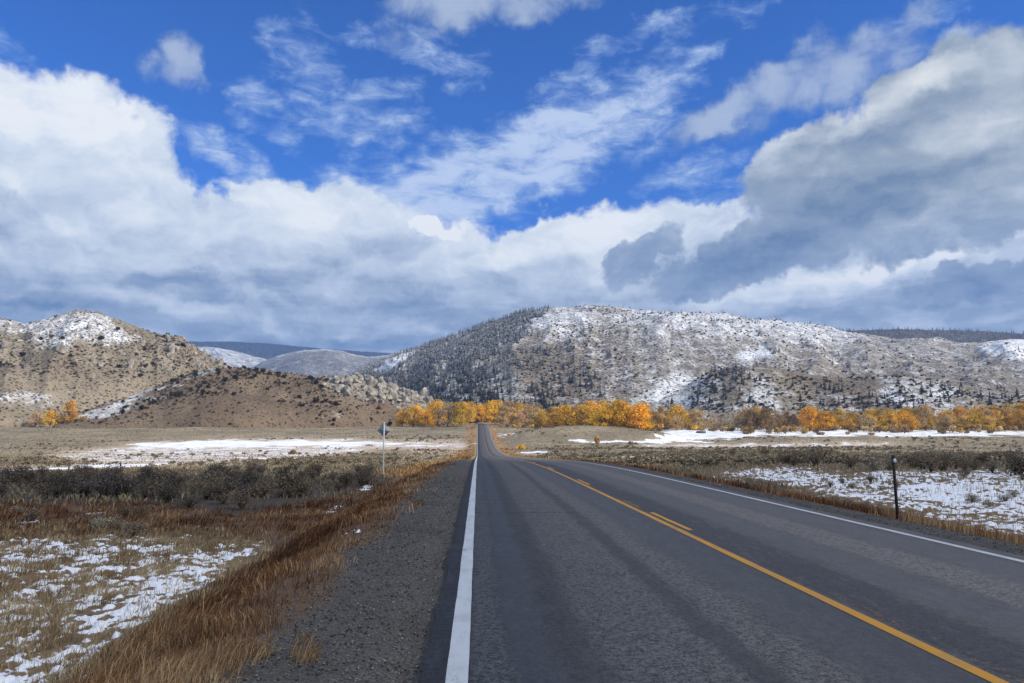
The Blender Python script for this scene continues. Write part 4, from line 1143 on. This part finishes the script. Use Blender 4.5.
# ================================================================== sun, passing cloud, haze
SUN_AZ, SUN_EL = radians(112), radians(34)      # bearing from +Y clockwise: behind and to the right
SV = np.array([math.sin(SUN_AZ) * math.cos(SUN_EL), math.cos(SUN_AZ) * math.cos(SUN_EL), math.sin(SUN_EL)])
ld = D.lights.new("sun", 'SUN'); ld.energy = 4.9; ld.angle = radians(.53); ld.color = (1.0, .93, .82)
lo = D.objects.new("sun", ld); COL.objects.link(lo)
from mathutils import Vector
lo.rotation_euler = Vector(SV).to_track_quat('Z', 'Y').to_euler()
lo.location = (40, -60, 80)

def cloud_overhead():
    import bmesh
    bm = bmesh.new(); bmesh.ops.create_icosphere(bm, subdivisions=6, radius=1)
    V = np.array([v.co[:] for v in bm.verts]); Fs = np.array([[v.index for v in f.verts] for f in bm.faces]); bm.free()
    th = np.arctan2(V[:, 1], V[:, 0])
    lump = 1 + .28 * fbm(V[:, 0] * 4 + 3, V[:, 1] * 4 + V[:, 2] * 3, 4, 61)
    V = V * lump[:, None] * [620, 195, 45]
    V[:, 2] = np.where(V[:, 2] < 0, V[:, 2] * .4, V[:, 2])
    zc = 1150.0
    c = np.array([0, -144, 0]) + SV * (zc / SV[2])
    m, s = newmat("thin_cloud")
    d = s.n('ShaderNodeBsdfDiffuse'); d.inputs[0].default_value = (.9, .9, .92, 1)
    t = s.n('ShaderNodeBsdfTransparent')
    mx = s.n('ShaderNodeMixShader'); mx.inputs[0].default_value = .38
    s.t.links.new(t.outputs[0], mx.inputs[1]); s.t.links.new(d.outputs[0], mx.inputs[2])
    o = s.n('ShaderNodeOutputMaterial'); s.t.links.new(mx.outputs[0], o.inputs[0])
    ob = mk("cloud", V + c, [Fs], m)
    tag(ob, "drifting cloud overhead that shades the near road", "cloud", None, "stuff")
cloud_overhead()

HAZE = True
if HAZE:
    V, q = bevel_box(0, 3000, 365, 26000, 26000, 830)
    m, s = newmat("valley_haze")
    v = s.n('ShaderNodeVolumePrincipled')
    v.inputs['Color'].default_value = (.26, .50, 1.0, 1); v.inputs['Density'].default_value = 9.5e-5; v.inputs['Anisotropy'].default_value = 0.0
    o = s.n('ShaderNodeOutputMaterial'); s.t.links.new(v.outputs[0], o.inputs['Volume'])
    tag(mk("haze", V, [q], m, smooth=False), "thin blue air filling the valley", "haze", None, "stuff")

# ================================================================== sky
def build_sky():
    w = D.worlds.new("World"); scene.world = w; w.use_nodes = True
    t = w.node_tree; t.nodes.clear(); s = NT(t)
    STR = 0.10
    tc = s.n('ShaderNodeTexCoord').outputs['Generated']
    dx, dy, dz = s.xyz(s.vm('NORMALIZE', tc))
    U = s.mul(s.m('ARCTAN2', dx, dy), 180 / pi); V = s.mul(s.m('ARCSINE', dz), 180 / pi)
    cmb = s.n('ShaderNodeCombineXYZ'); s.put(cmb.inputs[0], U); s.put(cmb.inputs[1], V)
    uv = cmb.outputs[0]
    # drifting, billowing outlines: warp the bearing/height chart with noise of several sizes
    def warp(v, scale, amt, det, rough=.55, sy=1.0):
        c = s.noise(s.mapv(v, scale=(1, sy, 1)), scale, det, rough, out='Color', dims='2D')
        return s.vm('ADD', v, s.vm('MULTIPLY', s.vm('SUBTRACT', c, (.5, .5, .5)), (amt, amt * .75, 0)))
    w1 = warp(uv, .22, 5.0, 5, .6)
    def feats(vec):
        """the chart point and its squares, so that each soft ellipse costs only two dot products"""
        x, y, _ = s.xyz(vec)
        c = s.n('ShaderNodeCombineXYZ'); s.put(c.inputs[0], s.mul(x, x)); s.put(c.inputs[1], s.mul(x, y)); s.put(c.inputs[2], s.mul(y, y))
        l = s.n('ShaderNodeCombineXYZ'); s.put(l.inputs[0], x); s.put(l.inputs[1], y); l.inputs[2].default_value = 1.0
        return c.outputs[0], l.outputs[0]
    def blob(fv, g, cx, cy, rx, ry, rot=0.0, core=.35):
        """g * (1 - squared ellipse distance)"""
        (a0, e0), (a1, _), (_, e1) = [np.degrees(azel(np.array(q[0]), np.array(q[1]))) for q in ((cx, cy), (cx + 1, cy), (cx, cy - 1))]
        A, B_ = 1 / (rx * (a1 - a0)), 1 / (ry * (e1 - e0))
        ca, sa = math.cos(radians(rot)), math.sin(radians(rot))
        p = np.array([ca * A, sa * A, -(ca * a0 + sa * e0) * A]); q = np.array([-sa * B_, ca * B_, -(-sa * a0 + ca * e0) * B_])
        M = np.outer(p, p) + np.outer(q, q)
        k2 = [float(v) * -g for v in (M[0, 0], 2 * M[0, 1], M[1, 1])]
        k1 = [float(2 * M[0, 2]) * -g, float(2 * M[1, 2]) * -g, g * (1 - float(M[2, 2]))]
        return s.add(s.vm('DOT_PRODUCT', fv[0], k2), s.vm('DOT_PRODUCT', fv[1], k1))
    def chain(fv, v):      # makes one group wait for another, so that the shader works through them in turn
        mad = s.n('ShaderNodeVectorMath', operation='MULTIPLY_ADD')
        s.put(mad.inputs[0], v); mad.inputs[1].default_value = (1e-7,) * 3; s.put(mad.inputs[2], fv[1])
        return fv[0], mad.outputs[0]
    def field(fv, items, g=1.45):
        acc = 0.0
        for i, it in enumerate(items):
            if i % 12 == 11: fv = chain(fv, acc)
            acc = s.m('MAXIMUM', acc, blob(fv, it[0] * g, *it[1:]))
        return s.m('MINIMUM', acc, 1.0)
    def lights(fv, items, acc):
        for i, it in enumerate(items):
            if i % 12 == 11: fv = chain(fv, acc)
            f = s.m('MAXIMUM', blob(fv, math.sqrt(abs(it[0])), *it[1:]), 0.0)
            acc = s.m('MULTIPLY_ADD', f, f, acc) if it[0] > 0 else s.m('SUBTRACT', acc, s.mul(f, f))
        return acc
    f1 = feats(w1)
    nb = s.noise(s.mapv(uv, scale=(1, 1.25, 1)), .24, 7, .52, .25, dims='2D')
    ns = s.noise(s.mapv(uv, rot=(0, 0, radians(-16)), scale=(.5, 1.25, 1)), .62, 7, .64, .3, dims='2D')
    nh = s.noise(s.mapv(uv, scale=(.28, 1.6, 1)), .42, 6, .55, .2, dims='2D')
    # ---- thick cloud cover
    cover = field(f1, [
        (1, 22, 172, 225, 138, 0), (1, 130, 205, 110, 60, -20), (1, -60, 110, 190, 90, 0), (1, 90, 240, 190, 110, 0),        # left cumulus
        (1, 240, 268, 250, 92, 0), (1, 420, 290, 260, 84, 0), (1, 330, 235, 150, 66, -4),        # bank
        (1, 600, 275, 220, 82, 6), (.9, 540, 246, 100, 36, 8), (1, 760, 300, 260, 70, 5), (1, 1000, 300, 260, 80, 0), (1, 1050, 215, 190, 90, 0),
        (.85, 655, 245, 80, 36, 12), (.8, 700, 222, 70, 26, 20)])
    ov = s.mul(s.add(s.rng(V, 34, 50), s.m('MAXIMUM', s.rng(U, 46, 70), s.rng(U, -42, -66))), .55)   # broken cloud over the rest of the sky
    cover = s.m('MAXIMUM', cover, ov)
    cf = s.add(cover, s.mul(s.sub(nb, .5), 1.0))
    cover = s.m('MAXIMUM', cover, s.rng(V, 11.5, 8.8))
    thick = s.rng(s.add(cover, s.mul(s.sub(nb, .5), 1.25)), .36, .72)
    front = field(chain(f1, cover), [
        (1, 900, 172, 215, 74, 14), (1, 1050, 130, 190, 105, 12), (1, 965, 88, 135, 60, 8), (1, 815, 172, 105, 62, 20), (1, 960, 215, 190, 44, 10),
        (1, 800, 238, 150, 40, 12), (.95, 725, 268, 110, 30, 10), (.8, 640, 258, 62, 22, 24), (.8, 985, 276, 90, 20, 10), (.85, 440, 232, 27, 13, -8)])
    ff = s.add(front, s.mul(s.sub(nb, .5), 1.15))
    front_a = s.rng(ff, .28, .74)
    # ---- thin high cloud
    thin = field(chain(f1, front), [
        (1.05, 430, 192, 190, 66, 14), (1.05, 545, 150, 160, 66, 22), (.7, 700, 170, 80, 24, 16), (.8, 360, 196, 100, 40, 0), (.85, 630, 108, 95, 56, 32), (.62, 580, 70, 90, 20, 26), (.62, 690, 62, 60, 18, 20),
        (.68, 315, 85, 62, 70, 30), (.62, 350, 118, 76, 34, 12), (.62, 390, 95, 70, 30, 10), (.6, 300, 130, 60, 22, 0), (.62, 290, 45, 50, 50, 20), (.6, 440, 60, 80, 22, -8), (.66, 255, 105, 50, 30, 20), (.62, 380, 130, 90, 26, 14), (.6, 640, 30, 100, 18, 12), (.6, 400, 40, 110, 24, -4), (.58, 465, 86, 30, 15, 15),
        (.85, 235, 160, 95, 30, -24), (.55, 680, 125, 70, 30, 0), (.6, 650, 150, 55, 22, 5), (.6, 270, 30, 34, 26, 10), (.8, 400, 205, 130, 34, 6),
        (.5, 720, 15, 120, 20, 8), (.5, 930, 10, 90, 24, 10), (.6, 690, 205, 90, 32, 12), (.5, 10, 40, 60, 22, -30)], 1.05)
    tf = s.add(thin, s.mul(s.sub(ns, .5), 1.35))
    thin_a = s.mul(s.rng(tf, .25, 1.15), .88)
    veil = field(chain(f1, tf), [
        (.95, 725, 112, 80, 30, 22), (.95, 790, 84, 105, 44, 22), (.85, 860, 60, 95, 50, 20), (.8, 905, 22, 60, 34, 30), (.85, 960, 40, 60, 30, 10),
        (.9, 455, 6, 100, 34, 4), (.85, 540, 0, 80, 30, 6), (.9, 178, 64, 44, 36, 30), (.6, 400, 30, 60, 24, 0)], 1.1)
    vf = s.add(veil, s.mul(s.sub(nb, .5), 1.25))
    veil_a = s.mul(s.rng(vf, .30, 1.0), .78)
    # ---- brightness of the thick cloud: lit tops, grey bellies
    w2 = warp(uv, .3, 3.0, 4, .6, 1.4)
    up = s.rng(V, 6.5, 16, .42, .72)
    lit = lights(chain(feats(w2), vf), [
        (.30, 10, 90, 120, 55, -10, .1), (.26, 95, 108, 80, 40, -30, .1), (.10, 60, 170, 170, 60, 0, .1), (.20, 135, 212, 45, 26, 0, .1), (.16, 50, 232, 70, 26, 0, .1), (.30, 118, 118, 24, 28, 0, .1),
        (-.18, 40, 205, 110, 26, 0, .1), (.24, 300, 215, 90, 38, 0, .1), (-.12, 370, 250, 90, 24, 0, .1), (.14, 500, 215, 60, 20, 0, .1), 
        (.26, 580, 232, 120, 46, 4, .1), (.28, 610, 270, 40, 22, 0, .1), (.25, 495, 260, 60, 14, 4, .1), 
        (.45, 900, 262, 170, 24, 12, .1), (.36, 740, 292, 140, 20, 8, .1), (.22, 880, 272, 50, 14, 10, .1), (-.22, 960, 290, 110, 22, 8, .1), (.15, 950, 306, 90, 12, 0, .1), (-.12, 830, 318, 90, 12, 0, .1),
        (-.14, 250, 290, 220, 20, 0, .1), (-.12, 450, 310, 150, 22, 0, .1), (.14, 200, 305, 130, 12, 0, .1), (.16, 350, 338, 60, 8, 0, .1), (-.30, 20, 308, 90, 12, 0, .1),
        (-.12, 290, 342, 160, 16, 0, .1), (-.08, 470, 8, 150, 40, 0, .1)], up)
    # soft relief: compare the cloud noise with itself a little towards the sun
    ra = s.noise(s.mapv(w2, scale=(.8, 1.35, 1)), .17, 6, .58, .25, dims='2D')
    rb = s.noise(s.mapv(w2, loc=(.2, 1.1, 0), scale=(.8, 1.35, 1)), .17, 6, .58, .25, dims='2D')
    relief = s.add(s.mul(s.sub(ra, rb), .80), s.mul(s.sub(nb, .5), .34))
    strat = s.mul(s.sub(nh, .5), s.rng(V, 16, 8, .10, .62))
    edge = s.mul(s.rng(cf, .9, .45), .05)
    B = s.add(s.add(s.add(lit, relief), strat), edge)
    litf = lights(chain(feats(w2), lit), [
        (.40, 928, 76, 70, 26, 6), (.36, 772, 146, 55, 22, 18), (.26, 850, 122, 60, 20, 20), (.22, 1010, 62, 60, 24, 0), (.20, 980, 130, 120, 40, 10), (1.3, 440, 232, 80, 40, 0),
        (-.22, 850, 205, 170, 36, 12), (-.16, 740, 262, 120, 34, 14), (-.16, 985, 280, 90, 22, 6), (.10, 1000, 190, 120, 40, 10)], .36)
    BF = s.add(s.add(litf, s.mul(relief, .75)), s.mul(s.sub(nh, .5), .30))
    STOPS = [(0.0, (.11, .18, .35)), (.16, (.19, .28, .45)), (.36, (.33, .42, .57)), (.56, (.53, .62, .76)), (.76, (.73, .81, .91)), (.97, (.92, .96, 1.0)), (1.0, (.94, .97, 1.0))]
    fcol = s.ramp(BF, STOPS)
    ccol = s.ramp(B, STOPS)
    warm = s.mul(s.rng(U, 12, 26), s.rng(V, 11, 17))
    fcol = s.mix(s.mul(warm, .6), fcol, s.vm('MULTIPLY', fcol, (1.08, .99, .84)))
    # ---- clear air
    sky = s.n('ShaderNodeTexSky', sky_type='NISHITA'); sky.sun_disc = False
    sky.sun_elevation = SUN_EL; sky.sun_rotation = SUN_AZ
    sky.altitude = 2300; sky.air_density = 1.0; sky.dust_density = .2; sky.ozone_density = 3.0
    blue = s.vm('MULTIPLY', sky.outputs[0], SKYMUL)
    tcol = s.vm('SCALE', s.mix(s.rng(tf, .5, 1.1), (.40, .56, .86), (.62, .74, .95)), 1 / STR)
    c = s.mix(thin_a, blue, tcol)
    vcol = s.mix(s.rng(s.add(vf, s.mul(s.sub(ns, .5), .6)), .45, 1.15), (.25, .35, .56), (.52, .61, .76))
    c = s.mix(veil_a, c, s.vm('SCALE', vcol, 1 / STR))
    c = s.mix(thick, c, s.vm('SCALE', ccol, 1 / STR))
    c = s.mix(front_a, c, s.vm('SCALE', fcol, 1 / STR))
    bg = s.n('ShaderNodeBackground'); s.put(bg.inputs[0], c); bg.inputs[1].default_value = STR
    o = s.n('ShaderNodeOutputWorld'); t.links.new(bg.outputs[0], o.inputs[0])
    w.cycles.sampling_method = 'NONE'
SKYMUL = (.42, .98, 1.86)
build_sky()

# ================================================================== camera, render
cd = D.cameras.new("camera"); cam = D.objects.new("camera", cd); COL.objects.link(cam)
cam.location = (0, 0, EYE); cam.rotation_euler = (pi / 2 + PITCH, 0, -YAW)
cd.sensor_fit = 'HORIZONTAL'; cd.sensor_width = 36; cd.lens = 27; cd.clip_start = .1; cd.clip_end = 40000
scene.camera = cam
scene.render.engine = 'CYCLES'
scene.cycles.use_denoising = True
scene.cycles.max_bounces = 5; scene.cycles.diffuse_bounces = 2; scene.cycles.glossy_bounces = 2; scene.cycles.transmission_bounces = 2
scene.cycles.transparent_max_bounces = 8; scene.cycles.volume_bounces = 0
scene.cycles.sample_clamp_indirect = 6
vs = scene.view_settings
vs.view_transform = 'Standard'; vs.look = 'None'; vs.exposure = 0.0; vs.gamma = 1.0; vs.use_curve_mapping = False
